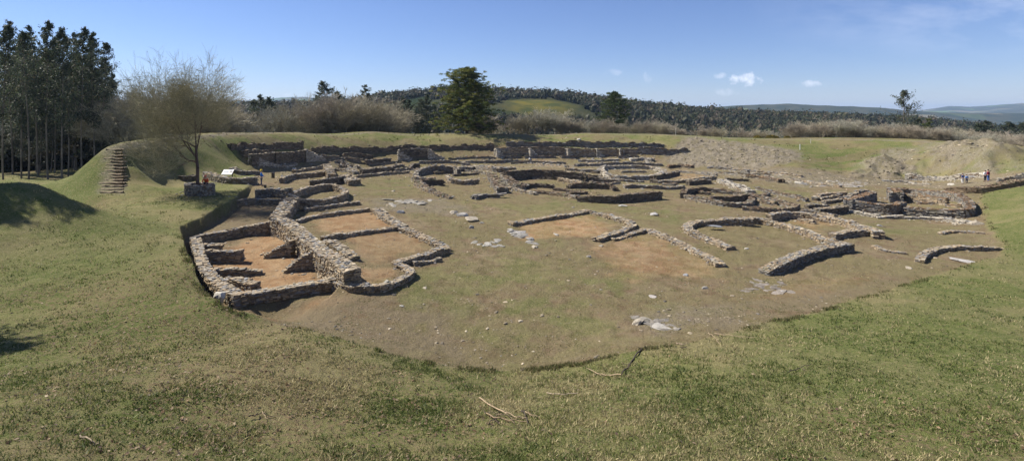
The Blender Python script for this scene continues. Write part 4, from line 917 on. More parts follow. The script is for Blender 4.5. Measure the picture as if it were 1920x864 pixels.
# eucalyptus
EUCL = [(.030, .042, .024), (.045, .058, .034), (.062, .070, .042), (.085, .075, .045), (.022, .030, .020)]
def eucalyptus(seed, H=30, base=.42, wid=2.6, n=95, per=34, brown=0, size=.42):
    rg = np.random.default_rng(seed); t = empty('eucalyptus_tree'); S = Soup()
    p = np.zeros(3); pts = [p]; lean = rg.normal(0, .012, 2)
    for i in range(14):
        lean = lean + rg.normal(0, .012, 2); p = p + np.array([lean[0], lean[1], 1]) * H / 14; pts.append(p)
    pts = np.array(pts); pts[:, 2] *= H / pts[-1, 2]; r = .17 * (1 - np.linspace(0, .93, 15))
    tubes(S, pts[:-1], pts[1:], r[:-1], r[1:], np.array([(.20, .17, .135)]) * rg.uniform(.6, 1.15, (14, 1)), 6)
    def tp(z): return np.array([np.interp(z, pts[:, 2], pts[:, 0]), np.interp(z, pts[:, 2], pts[:, 1]), z])
    B0 = []; B1 = []; C = []
    for i in range(n):
        f = base + (1 - base) * rg.random() ** .85; z = f * H; tt = (f - base) / (1 - base)
        w = wid * (1.15 * min(1, tt * 4 + .35) * (1 - tt) ** .62 + .10) * rg.uniform(.3, 1.2); a = rg.uniform(0, 6.28)
        b0 = tp(z); b1 = b0 + np.array([math.cos(a) * w, math.sin(a) * w, w * rg.uniform(.5, 1.1)]); b1[2] = min(b1[2], H * 1.01)
        B0.append(b0); B1.append(b1)
        m_ = int(per * rg.uniform(.5, 1.4)); u = rg.uniform(.35, 1.1, (m_, 1)); c = b0 + (b1 - b0) * u + rg.normal(0, .36, (m_, 3)) * np.array([1, 1, 1.1]) * (.35 + .65 * (1 - tt)); c[:, 2] -= .25 * rg.random(m_); C.append((c, rg.random()))
    tubes(S, B0, B1, .035, .012, np.array([.13, .11, .09]), 3); 
    for i in range(int(10)):                               # dead stubs on the pole
        z = H * rg.uniform(.12, base); a = rg.uniform(0, 6.28); b0 = tp(z); tubes(S, [b0], [b0 + np.array([math.cos(a), math.sin(a), .5]) * rg.uniform(.5, 1.8)], .02, .008, np.array([.10, .085, .07]), 3)
    S.build('trunk', M['bark'], t, smooth=True); S = Soup()
    L = np.array(EUCL) * 1.6
    for c, q_ in C:
        w = np.array([.3, .3, .2, .05 + brown * .5, .25]); w /= w.sum(); col = L[rg.choice(5, len(c), p=w)] * (.75 + .5 * q_) * rg.uniform(.7, 1.3, (len(c), 1))
        leaf_quads(S, c, size, col, rg, 1.1, .38)
    S.build('crown', M['leaf'], t); t['h'] = H; return t
EV = [eucalyptus(21), eucalyptus(22, base=.36, wid=3.2, n=120), eucalyptus(23, base=.5, wid=2.4), eucalyptus(24, base=.3, wid=2.8, n=110), eucalyptus(25, H=30, base=.55, wid=3.0, n=80)]
used = set()
def put(protos, i, px, D, ytop=None, H=None, label=None, cat='tree', group=None, protoH=30, rz=None, wid=1.0, loc=None, sink=0.0):
    X, Y, Z = loc if loc else gz(px, D); Z -= sink
    if H is None: H = CAMZ - (ytop - HOR) * D / F - Z
    s = H / protoH; p = protos[i % len(protos)]; rz = random.uniform(0, 6.28) if rz is None else rz
    if p.name not in used:
        used.add(p.name); p.location = (X, Y, Z); p.rotation_euler = (0, 0, rz); p.scale = (s * wid, s * wid, s); tag(p, label, cat, group); return p
    return child_copy(p, (X, Y, Z), rz, (s * wid, s * wid, s), label, cat, group)
GE = 'eucalyptus trees of the dark stand'
LE = 'slender eucalyptus deep inside the dark stand, half hidden by the front trunks'
front = [(-14, 92, 62), (6, 84, 50), (24, 95, 40), (40, 88, 75), (54, 80, 63), (72, 92, 52), (90, 86, 44), (103, 94, 70), (116, 84, 55), (128, 90, 72), (140, 96, 62), (154, 88, 55), (168, 97, 75), (177, 90, 64), (190, 96, 82), (202, 99, 108), (212, 104, 150)]
for i, (px, D, yt) in enumerate(front): put(EV, i, px, D, yt, label='slender eucalyptus at the front of the dark stand, ' + ('next to the earth steps' if px > 150 else 'between the mound and the steps' if px > 70 else 'above the shaded mound'), group='front eucalyptus of the dark stand')
rg_ = np.random.default_rng(5)
for i in range(60):
    px = -30 + 245 * rg_.random(); D = rg_.uniform(96, 140); put(EV, [1, 3, 0, 1, 2][i % 5], px, D, rg_.uniform(85, 150) + max(0, px - 150) * .6, label=LE, group=GE)
# shorter trees filling the wood and throwing its shade
for i in range(40):
    px = -20 + 262 * rg_.random(); put(EV, [3, 1][i % 2], px, rg_.uniform(94, 125), rg_.uniform(205, 275), label='short bushy eucalyptus among the poles of the dark stand', group='young eucalyptus among the poles', wid=1.9)
# the wood goes on outside the frame, along the lawn: its shadows fall on the mound
for i, (x, y) in enumerate([(-49, 39.5), (-52, 41), (-47, 40), (-50, 37.5), (-47, 36.5), (-50, 41.5), (-53, 39), (-53, 43), (-47, 42), (-55, 45), (-52, 36.5), (-46, 38.5), (-58, 50), (-66, 58), (-29, 21)]):
    put(EV, i, 0, 0, H=rg_.uniform(18, 22) if i < 14 else 12.0, wid=1.7, label='bushy eucalyptus standing just beyond the shaded grassy mound', group='eucalyptus beyond the mound', loc=(x, y, float(hh_(x, y))))

ub = needle_tree('understory_bush', 61, 5, ([0, .3, .7, 1], [.9, 1, .8, .3]), 3.2, 170, 22, [(.030, .040, .018), (.045, .045, .025), (.055, .05, .03)], .42, .05, .08, .7, .4)
for i in range(34):
    put([ub], 0, -20 + 255 * rg_.random(), rg_.uniform(98, 132), H=rg_.uniform(3.5, 8), label='dark bush filling the gaps under the eucalyptus stand', cat='bush', group='bushes under the eucalyptus', protoH=5)
# bare copses behind the bank
G1 = [(.31, .285, .205), (.35, .31, .225), (.25, .23, .165), (.41, .37, .27)]; G2 = [(.31, .265, .20), (.27, .23, .175), (.37, .325, .25)]; G3 = [(.40, .38, .31), (.31, .31, .23), (.46, .43, .35), (.26, .24, .18)]
kw = dict(levels=5, spread=1.0, trunk=.26, r0=.07, nch=(3, 5), shrink=.68, wob=.16, first_ang=.8, twig=.014, stems=5, stemspread=.5, maxseg=5200)
BS = []
for sd, cols in ((31, G1), (32, G2), (33, G3), (34, G1), (35, G2), (36, G3)):
    BS.append(bare_tree('bare_thicket_tree', sd, 8.0, cols, tuple(np.array(cols[-1]) * .8), split=1, k=3, **kw))
GB_ = 'leafless trees massed beyond the bank'
LBS = ['leafless greyish tree in the thicket beyond the grassy bank', 'leafless reddish brown tree in the thicket beyond the grassy bank', 'leafless pale lichened tree in the thicket beyond the grassy bank']
def bare(px, D, yt, i, wid=1.15): put(BS, i, px, D, yt, label=LBS[i % 3].replace('the thicket beyond the grassy bank', 'thicket between the steps and the oak' if px < 310 else 'thicket behind the oak' if px < 430 else 'big thicket between the oak and the tall pine' if px < 800 else 'low thicket below the yellow hill field' if px < 1100 else 'low thicket near the dark round pine' if px < 1300 else 'thicket above the rubble slope' if px < 1470 else 'long thicket past the green bank'), group=GB_, protoH=8.0, wid=wid)
spec = [(226, 98, 200), (238, 96, 190), (252, 104, 186), (264, 100, 182), (278, 104, 188), (292, 108, 184), (305, 104, 192), (240, 110, 175), (400, 120, 205), (415, 125, 215), (265, 114, 174), (300, 114, 172), (330, 116, 178), (350, 112, 186), (320, 118, 170), (368, 118, 182), (385, 120, 190),
        (512, 128, 222), (530, 132, 212), (548, 126, 202), (565, 134, 196), (582, 128, 190), (600, 133, 186), (618, 126, 192), (630, 140, 182), (642, 130, 186), (655, 136, 180), (668, 128, 178), (684, 134, 184), (700, 128, 182), (712, 138, 190), (726, 132, 192), (738, 140, 200),
        (905, 132, 215), (925, 130, 222), (915, 140, 225), (968, 136, 222), (985, 134, 216), (1005, 132, 206), (1020, 133, 205), (1035, 135, 214), (1052, 137, 220), (1068, 136, 222), (1085, 138, 224), (1105, 137, 226), (1125, 138, 224), (1142, 140, 222),
        (1185, 140, 226), (1205, 138, 224), (1225, 136, 228), (1245, 138, 230), (1268, 134, 232), (1320, 132, 236), (1345, 131, 238), (1400, 130, 240), (1425, 129, 243), (1448, 128, 246)]
for i, (px, D, yt) in enumerate(spec): bare(px, D, yt, [0, 3, 1, 0, 3, 5, 4][i % 7] if px < 900 else (2 if 995 < px < 1030 else [1, 3, 5, 4, 1, 0][i % 6]), 1.2 if px < 800 else 1.45)
for i in range(46):
    px = 1478 + i * 10.2; D = 122 - (px - 1478) * .045 + (i % 3) * 4
    yt = np.interp(px, [1478, 1550, 1600, 1680, 1760, 1850, 1940], [236, 226, 229, 236, 240, 250, 256]) + rg_.uniform(-5, 6)
    bare(px, D, yt, [1, 2, 4, 1, 5, 4, 1, 3][i % 8], 1.5)

PINE = [(.10, .125, .026), (.14, .155, .030), (.185, .185, .038), (.060, .085, .026)]
X, Y, Z = gz(876, 127); Hp = CAMZ - (127 - HOR) * 127 / F - Z
pine = needle_tree('pine_tree', 41, Hp, ([0, .08, .2, .35, .5, .65, .8, .92, 1], [.95, 1.1, 1.05, .85, .98, .86, .62, .38, .08]), 8.2, 1500, 60, PINE, .30, .05, .42, .62, .34)
pine.location = (X, Y, Z); tag(pine, 'big dense yellowish green pine towering over the middle of the bank', 'tree')
X, Y, Z = gz(1153, 150); Hp = CAMZ - (171 - HOR) * 150 / F - Z
p2_ = needle_tree('pine_tree', 42, Hp, ([0, .2, .45, .7, .85, 1], [.5, .75, 1.0, .85, .6, .1]), 5.8, 520, 30, [(.055, .08, .026), (.075, .095, .03), (.04, .06, .024)], .42, .25, .3, .65, .34)
p2_.location = (X, Y, Z); tag(p2_, 'smaller dark round topped pine behind the low thicket', 'tree')
X, Y, Z = gz(1739, 150); Hp = CAMZ - (221 - HOR) * 150 / F - Z
ev = needle_tree('evergreen_tree', 43, Hp, ([0, .3, .7, 1], [.9, 1, .8, .2]), 2.3, 210, 30, [(.09, .12, .022), (.12, .14, .03)], .34, .1, .2, .5, .4)
ev.location = (X, Y, Z); tag(ev, 'small bright green evergreen beside the solitary ragged eucalyptus', 'tree')
X, Y, Z = gz(343, 118); Hp = CAMZ - (158 - HOR) * 118 / F - Z
ev = needle_tree('cedar_tree', 44, Hp, ([0, .3, .7, 1], [.8, 1, .75, .1]), 5.5, 420, 26, [(.060, .055, .022), (.045, .045, .020), (.08, .065, .03)], .36, .15, .25, .6, .35)
ev.location = (X, Y, Z); tag(ev, 'dull brownish evergreen showing through the top of the bare oak', 'tree')
# ragged eucalyptus on the right and the dark trees of the middle distance
rag = eucalyptus(51, H=16, base=.25, wid=3.6, n=85, per=30, brown=.3, size=.36)
put([rag], 0, 1694, 135, 172, label='solitary ragged eucalyptus with thin pale stems above the brown thicket', protoH=16)
G4 = 'dark evergreens between the bare thickets'
L4 = 'dark evergreen tree between the leafless trees beyond the bank'
for i, (px, D, yt, w) in enumerate([(478, 140, 188, 1.6), (488, 134, 178, 1.4), (505, 136, 183, 1.6), (520, 142, 190, 1.8), (432, 134, 200, 2), (420, 128, 208, 2), (614, 150, 153, 1.7), (596, 155, 180, 2), (635, 155, 172, 1.8), (674, 160, 160, 1.5), (690, 158, 176, 1.6),
                                    (745, 150, 190, 1.8), (756, 146, 184, 1.7), (768, 150, 188, 1.6), (780, 146, 186, 1.8), (792, 152, 190, 1.7), (802, 147, 178, 1.5), (812, 150, 196, 1.7), (736, 152, 200, 1.8), (825, 150, 200, 1.8),
                                    (1722, 140, 222, 1.8), (1705, 142, 228, 1.8), (1790, 170, 238, 2.2), (1850, 175, 232, 2.4), (1870, 178, 228, 2.4), (1890, 176, 230, 2.4), (1908, 180, 227, 2.4), (1925, 178, 230, 2.4)]):
    put(EV, [3, 1, 3, 1, 0][i % 5], px, D, yt, label='dark evergreen ' + ('in the clump just past the bare oak' if px < 560 else 'rising above the big leafless thicket' if px < 700 else 'in the shaded clump beside the tall pine' if px < 900 else 'at the foot of the solitary ragged eucalyptus' if px < 1780 else 'in the far clump past the long brown thicket'), group=G4, wid=w)

# ------------------------------------------------------------------ woods on the hills (one mass)
def hill_wood():
    rg = np.random.default_rng(77); n0 = 95000
    D = np.exp(rg.uniform(math.log(210), math.log(1050), n0)); px = rg.uniform(-80, 2000, n0); X = (px - 960) / F * D
    gx = (px - 1015) / 80; gy = (D - 540) / 80
    ok = (gx ** 2 + gy ** 2 + (fbm(X / 40, D / 40, 3, 70) - .5) * .5 > .95) & (rg.random(n0) < np.interp(D, [210, 500, 1050], [.10, .42, .8])) & ((px > 500) | (D > 330)) & (fbm(X / 120, D / 120, 3, 80) > .33)
    X, D, px = X[ok], D[ok], px[ok]; n = len(X); Z = hills_h(X, D)
    H = rg.uniform(4.5, 8.5, n) * (1 + .45 * (rg.random(n) > .92)) * np.interp(D, [210, 700], [.75, 1]); W = H * rg.uniform(.28, .58, n)
    S = Soup(); green = np.array([(.040, .050, .018), (.055, .058, .022), (.088, .072, .040), (.030, .038, .018), (.12, .095, .060)])
    big = fbm(X / 60, D / 60, 3, 160)[:, None]; col = green[rg.choice(5, n, p=[.28, .22, .18, .17, .15])] * rg.uniform(.7, 1.25, (n, 1)) * (.5 + big)
    stones(S, np.c_[X, D, Z + H * .42], np.c_[W * .8, W * .8, H * .5], col * .8, .34, rg)
    k = 16; u = rg.normal(0, 1, (n * k, 3)); u /= np.linalg.norm(u, axis=1, keepdims=True); Wk = np.repeat(W, k); Hk = np.repeat(H, k); C = np.c_[np.repeat(X, k), np.repeat(D, k), np.repeat(Z, k) + Hk * .55] + u * np.c_[Wk, Wk, Hk * .55]
    leaf_quads(S, C, np.repeat(np.clip(D / 330, .7, 2.4), k), np.repeat(col, k, 0) * rg.uniform(.8, 1.15, (n * k, 1)), rg, -.3, .7)
    o = S.build('wooded_hillside', M['leaf']); tag(o, 'far off conifer and eucalyptus woods covering the hills', 'woodland', kind='stuff'); print('wood', n)
hill_wood()
# village far off in the valley
def village():
    rg = np.random.default_rng(3)
    h0 = None
    for i in range(26):
        px = rg.uniform(1790, 1915); D = rg.uniform(1750, 2500); X = (px - 960) / F * D; z = float(hills_h(np.array([X]), np.array([D]))[0])
        if h0 is None:
            h0 = empty('far_house'); S = Soup(); boxes(S, [[0, 0, 1.5]], [[1, 0]], [[14, 10, 9]], [[.75, .73, .68]]); S.build('wall', M['plastic'], h0)
            S = Soup(); v = np.array([[-7.5, -5.5, 6], [7.5, -5.5, 6], [7.5, 5.5, 6], [-7.5, 5.5, 6], [-7.5, 0, 9], [7.5, 0, 9]]); S.add(v, np.array([[0, 1, 5, 4], [2, 3, 4, 5]]), np.array([.22, .10, .07])); S.add(v, np.array([[0, 4, 3], [1, 2, 5]]), np.array([.75, .73, .68])); S.build('roof', M['plastic'], h0); o = h0
        else: o = child_copy(h0, (0, 0, 0), 0, 1)
        o.location = (X, D, z + 1); o.rotation_euler = (0, 0, rg.uniform(0, 3)); s = rg.uniform(.8, 1.5); o.scale = (s, s, s); tag(o, 'tiny pale house of the far village in the valley', 'house', 'houses of the far village')
village()

# ------------------------------------------------------------------ steps up the bank
st = empty('earth_steps'); rg5 = np.random.default_rng(9)
b0 = hit(208, 363, hh_); st.location = (b0[0], b0[1], float(hh_(*b0)))
for i in range(15):
    y = 362 - i * 5.75; f = i / 14; xl = 187 + 11 * f + rg5.uniform(-3, 3); xr = 231 - 3 * f + rg5.uniform(-4, 2)
    a = np.array(hit(xl, y, hh_)); b = np.array(hit(xr, y, hh_)); m_ = hit((xl + xr) / 2, y, hh_); z = float(hh_(*m_))
    a3 = np.array([a[0], m_[1], z + .05]); b3 = np.array([b[0] if b[1] < 90 else (xr - 960) / F * m_[1], m_[1] + .15, z + .05]); a3[0] = (xl - 960) / F * m_[1]; b3[0] = (xr - 960) / F * m_[1]
    S = Soup(); n = 6; t = np.linspace(0, 1, n)[:, None]; p = a3 + (b3 - a3) * t + rg5.normal(0, .03, (n, 3))
    tubes(S, p[:-1], p[1:], .085, .085, np.array([.30, .235, .16]) * rg5.uniform(.8, 1.2), 8)
    o = S.build('log', M['wood'], st, smooth=True); o.matrix_parent_inverse = Matrix.Translation(-Vector(st.location))
    c = (a3 + b3) / 2 + np.array([0, .33, .0]); S = Soup(); boxes(S, [c + np.array([0, .04, -.02])], [[1, .06]], [[np.linalg.norm(b3 - a3) * .96, .56, .12]], [[.23, .18, .125]], .06, rg5)
    o = S.build('step', M['earth'], st); o.matrix_parent_inverse = Matrix.Translation(-Vector(st.location))
tag(st, 'worn steps of logs and earth climbing the end of the grassy bank', 'steps')

# ------------------------------------------------------------------ the stone ring round the oak
ring = [(374 + 23 * math.cos(a), 345.5 - 3.4 * math.sin(a)) for a in np.linspace(0, 2 * math.pi, 15)[:-1]]
ruin('stone_ring', 'round dry stone planter ring built around the foot of the bare oak', 'planter', None, [dict(p=ring, h=.95, w=.5, close=True, pal='grey', ragged=.03)])
rc = place_pts(ring, .95)[:, :2].mean(0); rz = float(hh_(*rc)); oak.location = (rc[0] - .5, rc[1], rz + .15)
S = Soup(); a = np.linspace(0, 2 * np.pi, 25)[:-1]; v = np.c_[rc[0] + np.cos(a) * 1.25, rc[1] + np.sin(a) * 1.25, np.full(24, rz + .72)]
S.add(np.vstack([v, [[rc[0], rc[1], rz + .85]]]), np.array([[i, (i + 1) % 24, 24] for i in range(24)]), np.array([.12, .09, .06])); o = S.build('soil', M['earth']); tag(o, 'dark soil filling the stone planter ring under the oak', 'soil')

# ------------------------------------------------------------------ boulders and slabs
def boulder(px, py, sx, sy, sz, col, label, name='boulder', cat='stone', lift=.3, seed=0, parts=1):
    rg = np.random.default_rng(500 + int(px)); x, y = hit(px, py, hh_); z = float(hh_(x, y)); S = Soup()
    lift = lift if lift > .3 else (.25 if sz > .2 else .05)
    stones(S, [[0, 0, sz * lift]], [[sx * .82, sy * .82, sz]], [col], .24, rg, True)
    o = S.build(name, M['stone']); o.location = (x, y, z); return tag(o, label, cat)
WH = (.46, .43, .37); GR = (.25, .235, .215); PA = (.33, .29, .23); SL = (.22, .225, .24)
boulder(424, 562, .33, .28, .36, WH, 'white pointed boulder leaning at the front corner of the deep pit house', lift=.6)
_b = bpy.data.objects['boulder']; _x, _y = hit(423, 556, pitfloor, .45); _b.location = (_x - .12, _y - .25, float(pitfloor(_x, _y)) + .28); _b.scale = (1.15, 1.15, 1.15)
boulder(529, 334, .40, .3, .32, WH, 'white stone by the feet of the man in blue')
boulder(552, 320, .6, .4, .4, (.45, .44, .42), 'pale grey block at the near end of the straight thick wall pair')
boulder(751, 399, .55, .5, .22, SL, 'blue grey rock lying at the back corner of the two roomed house', 'flat_rock')
boulder(738, 359, .38, .3, .16, PA, 'small lone stone on the grass between the oval hut and the cornered house')
boulder(852, 399, .9, .5, .2, PA, 'flat rock at the upper end of the outcrop on the central grass', 'outcrop_rock'); boulder(866, 404, .8, .6, .3, (.36, .34, .31), 'grey ribbed rock in the middle of the outcrop', 'outcrop_rock')
boulder(882, 413, .75, .7, .34, PA, 'largest pale rock of the outcrop on the central grass', 'outcrop_rock'); boulder(903, 418, .45, .3, .16, GR, 'small dark rock at the lower end of the outcrop', 'outcrop_rock'); boulder(884, 428, .28, .25, .22, GR, 'small pointed grey stone standing below the outcrop', 'outcrop_rock')
boulder(916, 458, .55, .4, .09, (.36, .34, .30), 'thin slab lying on the grass below the outcrop', 'stone_slab'); boulder(934, 450, .5, .3, .07, GR, 'second thin slab beside the one below the outcrop', 'stone_slab')
boulder(1165, 386, .8, .4, .14, (.33, .32, .30), 'flat grey rock below the long dark front wall', 'flat_rock'); boulder(1226, 402, 1.2, .6, .16, (.31, .30, .29), 'flat grey rock mound on the grass between two house ruins', 'flat_rock')
boulder(1074, 389, .35, .25, .12, PA, 'small pale stone on the grass behind the clay floored house')
boulder(976, 436, .75, .6, .14, (.34, .32, .30), 'big flat rock at the open corner of the clay floored house', 'flat_rock'); boulder(992, 448, .6, .45, .16, GR, 'dark flat rock in the row leading down from the clay floor', 'flat_rock'); boulder(1002, 463, .5, .3, .12, PA, 'pale sandy rock ending the row below the clay floor', 'flat_rock')
boulder(1043, 440, .7, .25, .07, (.35, .33, .30), 'thin pale slab lying on the bright clay floor', 'stone_slab')
boulder(1104, 482, .28, .2, .12, GR, 'small grey stone on the worn ground before the broken wall'); boulder(1286, 517, .30, .14, .14, SL, 'narrow blue grey stone on the orange soil'); boulder(1324, 541, .32, .2, .13, GR, 'grey stone lying on grass past the orange soil'); boulder(1465, 547, .25, .18, .09, (.4, .38, .36), 'small pale stone on the bare ground before the thick front wall')
boulder(1340, 431, .85, .45, .10, SL, 'large dark slab tilted on the square cornered house wall', 'stone_slab', lift=3.2); boulder(1512, 441, .3, .25, .25, PA, 'pale upright stone inside the square cornered house', lift=.5); boulder(1400, 466, .4, .16, .06, WH, 'thin white slab on the floor of the square cornered house', 'stone_slab')
boulder(1197, 607, .42, .26, .15, PA, 'split pale rock on the bare ground towards the viewer', 'split_rock', lift=.35)
boulder(1240, 614, .75, .45, .05, (.30, .28, .25), 'flat bedrock patch beside the split pale rock', 'flat_rock')
boulder(1500, 345, 1.0, .6, .4, WH, 'group of white quartz rocks beyond the grass strip', 'white_rock'); boulder(1446, 361, .5, .4, .3, WH, 'white rock on the grass strip by the mossy house', 'white_rock'); boulder(1783, 347, .7, .4, .25, WH, 'white flat stone below the two boys in blue', 'white_rock')
boulder(1111, 300, .7, .5, .35, WH, 'white rock in front of the row of restored bays', 'white_rock'); boulder(1085, 263, .6, .4, .4, WH, 'white stone on top of the dark bank face', 'white_rock'); boulder(993, 300, .7, .4, .35, (.5, .48, .44), 'pale rock before the first restored bays of the row', 'white_rock')
boulder(1655, 407, .6, .35, .16, WH, 'long white stone heading the row of pale edge stones', 'white_rock'); boulder(1790, 421, .42, .3, .22, PA, 'rounded pale stone at the end of the edge stones'); boulder(1832, 421, .6, .5, .3, PA, 'pale weathered stone by the lawn edge')
boulder(1818, 491, 1.6, .55, .05, (.36, .34, .32), 'broad flat slab between the curved wall and the lawn', 'stone_slab'); boulder(1704, 503, .3, .25, .16, PA, 'small rough stone near the end of the low curved wall')
boulder(1650, 424, .5, .35, .16, GR, 'low grey stone off the corner of the thick walled room')
boulder(1222, 556, .5, .3, .05, (.33, .30, .28), 'thin bedrock streak in the worn soil', 'flat_rock')
boulder(722, 541, .28, .18, .05, (.36, .34, .32), 'flat stone outside the small curved room', 'stone_slab'); boulder(797, 540, .22, .14, .05, PA, 'pale flat stone on the grass off the small curved room', 'stone_slab')
boulder(752, 574, .18, .12, .06, WH, 'small whitish stone on the grey gravel')
# pale rock patches that lie flush in the turf
def slabs_patch(pts, n, label, col, seed, smin=.2, smax=.6, thick=.07):
    rg = np.random.default_rng(seed); P = np.array(pts, float); S = Soup(); C = []
    for i in range(n):
        w = rg.dirichlet(np.ones(len(P)) * .7); q_ = w @ P; x, y = hit(q_[0], q_[1], hh_); C.append((x, y))
    C = np.array(C); z = hh_(C[:, 0], C[:, 1]); s = rg.uniform(smin, smax, (n, 1)) * np.array([[1.5, .8, thick / .3]]); c = np.array(col) * rg.uniform(.75, 1.25, (n, 1))
    stones(S, np.c_[C, z - s[:, 2] * .35], s, c * .62, .26, rg, True); o = S.build('rock_outcrop', M['stone']); tag(o, label, 'outcrop')
slabs_patch([(690, 372), (770, 374), (808, 376), (800, 384), (730, 386)], 46, 'pale bedrock patch behind the two roomed house', (.40, .37, .32), 3)
slabs_patch([(1285, 318), (1400, 320), (1500, 330), (1480, 345), (1340, 325)], 90, 'pale stony strip at the foot of the rubble slope', (.42, .38, .32), 4, .15, .5)
slabs_patch([(945, 425), (990, 440), (1010, 465), (960, 440)], 24, 'ribbed bedrock descending from the clay floored house', (.36, .34, .31), 5)
slabs_patch([(880, 450), (930, 448), (945, 462), (905, 464)], 14, 'scattered slabs of bedrock below the central outcrop', (.38, .36, .32), 6, .15, .4)
slabs_patch([(1500, 335), (1640, 342), (1620, 352), (1510, 350)], 60, 'pale bedrock pavement beyond the grass strip', (.42, .39, .36), 8, .2, .6)
slabs_patch([(1420, 520), (1500, 530), (1480, 560), (1380, 545)], 26, 'faint bedrock ribs in the soil before the thick front wall', (.30, .26, .22), 9, .15, .4, .04)
slabs_patch([(1180, 590), (1260, 600), (1280, 625), (1190, 605)], 22, 'flat bedrock showing through soil around the split rock', (.32, .29, .25), 10, .15, .35, .04)

# ------------------------------------------------------------------ fallen branches on the grass
def polyline_stick(S, pix, r0, r1, rg, col, lift=.04, side=True):
    W3 = []
    for (x, y) in pix: X, Y = hit(x, y, hh_); W3.append((X, Y, float(hh_(X, Y)) + lift + rg.uniform(0, .05)))
    W3 = np.array(W3); P = [W3[0]]
    for a, b in zip(W3[:-1], W3[1:]):
        for t in (.25, .5, .75, 1): P.append(a + (b - a) * t + (rg.normal(0, .018, 3) if t < 1 else 0))
    P = np.array(P); r = np.linspace(r0, r1, len(P)); tubes(S, P[:-1], P[1:], r[:-1], r[1:], np.array(col), 6)
    if side:
        for i in range(2, len(P) - 1, 3):
            d = rg.normal(0, .16, 3); d[2] = abs(d[2]) * .4; tubes(S, [P[i]], [P[i] + d], r[i] * .5, r[i] * .2, np.array(col) * .9, 4)
LI = (.33, .25, .165); DK = (.07, .055, .045)
def branches(label, sticks, seed):
    rg = np.random.default_rng(seed); S = Soup()
    for pix, r0, r1, c in sticks: polyline_stick(S, pix, r0, r1, rg, c)
    o = S.build('fallen_branch', M['wood'], smooth=True); tag(o, label, 'branch', None)
branches('dark bent dead branch lying across the edge of the lawn', [([(1210, 652), (1195, 665), (1180, 685), (1165, 706)], .035, .022, DK), ([(1165, 706), (1140, 706), (1120, 703), (1100, 693)], .022, .012, LI), ([(1118, 702), (1105, 708)], .01, .006, LI)], 1)
branches('tangled heap of brown dead branches on the lawn', [([(899, 748), (915, 760), (950, 780)], .022, .018, LI), ([(948, 778), (970, 785), (990, 787)], .02, .012, LI), ([(912, 778), (930, 788), (960, 792), (988, 795)], .018, .012, (.26, .19, .12)), ([(978, 772), (985, 782), (990, 798)], .02, .014, DK),
         ([(908, 776), (925, 784), (935, 797)], .015, .008, DK), ([(985, 774), (998, 782), (1010, 785)], .014, .008, LI), ([(940, 770), (925, 790), (915, 798)], .013, .008, DK), ([(930, 782), (950, 781), (965, 797)], .014, .008, (.2, .15, .1))], 2)
branches('straight pale stick alone on the lawn', [([(1025, 738), (1050, 741), (1084, 741)], .014, .010, (.36, .29, .22))], 3)
branches('forked pale branch at the lawn edge near the bare soil', [([(1340, 628), (1375, 632), (1416, 636)], .016, .008, LI), ([(1328, 627), (1340, 634), (1351, 648)], .014, .008, LI), ([(1345, 626), (1352, 645)], .01, .006, DK)], 4)
branches('small brown twig on the lawn below the small curved room', [([(466, 786), (480, 783), (492, 777)], .014, .010, DK), ([(492, 777), (502, 790)], .01, .006, LI), ([(492, 778), (515, 785)], .009, .006, DK)], 5)
branches('short thin twig on the sunny lawn towards the edge stones', [([(1478, 702), (1495, 694), (1520, 686)], .013, .008, DK)], 6)
branches('light stick half hidden in rough grass on the shaded slope', [([(150, 822), (170, 832), (186, 838)], .014, .01, (.3, .24, .17))], 7)
branches('crumbled bark pieces at the lawn edge', [([(1268, 645), (1280, 650), (1292, 646)], .02, .012, (.24, .18, .13)), ([(1275, 652), (1290, 655)], .014, .01, DK)], 8)

# ------------------------------------------------------------------ information board, posts
sx, sy = hit(427, 338, hh_); sz = float(hh_(sx, sy)); sg = empty('information_board', (sx, sy, sz))
for dx in (-.55, .55):
    S = Soup(); boxes(S, [[dx, 0, .42]], [[1, 0]], [[.09, .09, .84]], [[.12, .09, .07]]); boxes(S, [[dx, .1, .80]], [[1, 0]], [[.07, .32, .06]], [[.12, .09, .07]]); S.build('post', M['wood'], sg)
def tilt_panel(name, w, h, z, t, col, mat, off=0.0, cx=0.0, cz=0.0):
    S = Soup(); a = R(42); n = np.array([0, -math.sin(a), math.cos(a)]); u = np.array([0, math.cos(a), math.sin(a)]); c = np.array([cx, 0, z]) + n * off + u * cz
    v = np.array([c + np.array([x, 0, 0]) * w / 2 + u * y * h / 2 + n * q_ * t / 2 for q_ in (-1, 1) for x, y in ((-1, -1), (1, -1), (1, 1), (-1, 1))])
    S.add(v, BOXF, np.array(col)); return S.build(name, mat, sg)
tilt_panel('panel', 1.22, .78, .98, .05, (.80, .80, .80), M['plastic'])
tilt_panel('picture', .62, .26, .98, .01, (.16, .20, .28), M['plastic'], .035, -.2, .0); tilt_panel('picture', .3, .2, .98, .01, (.45, .42, .36), M['plastic'], .035, .36, -.12); tilt_panel('heading', 1.0, .05, .98, .01, (.25, .27, .32), M['plastic'], .035, 0, .28)
for k in range(4): tilt_panel('text_line', .34, .018, .98, .008, (.3, .3, .32), M['plastic'], .034, .36, .16 - k * .05)
tag(sg, 'white slanted information board on two short posts near the bare oak', 'sign')
def post(px, py, h, r, label, col, name='post'):
    x, y = hit(px, py, hh_, 0); z = float(hh_(x, y)); S = Soup(); tubes(S, [[0, 0, -.1], [0, 0, h]], [[0, 0, h], [0, 0, h + .03]], [r, r], [r, r * .3], np.array(col), 8); o = S.build(name, M['plastic']); o.location = (x, y, z); tag(o, label, 'post')
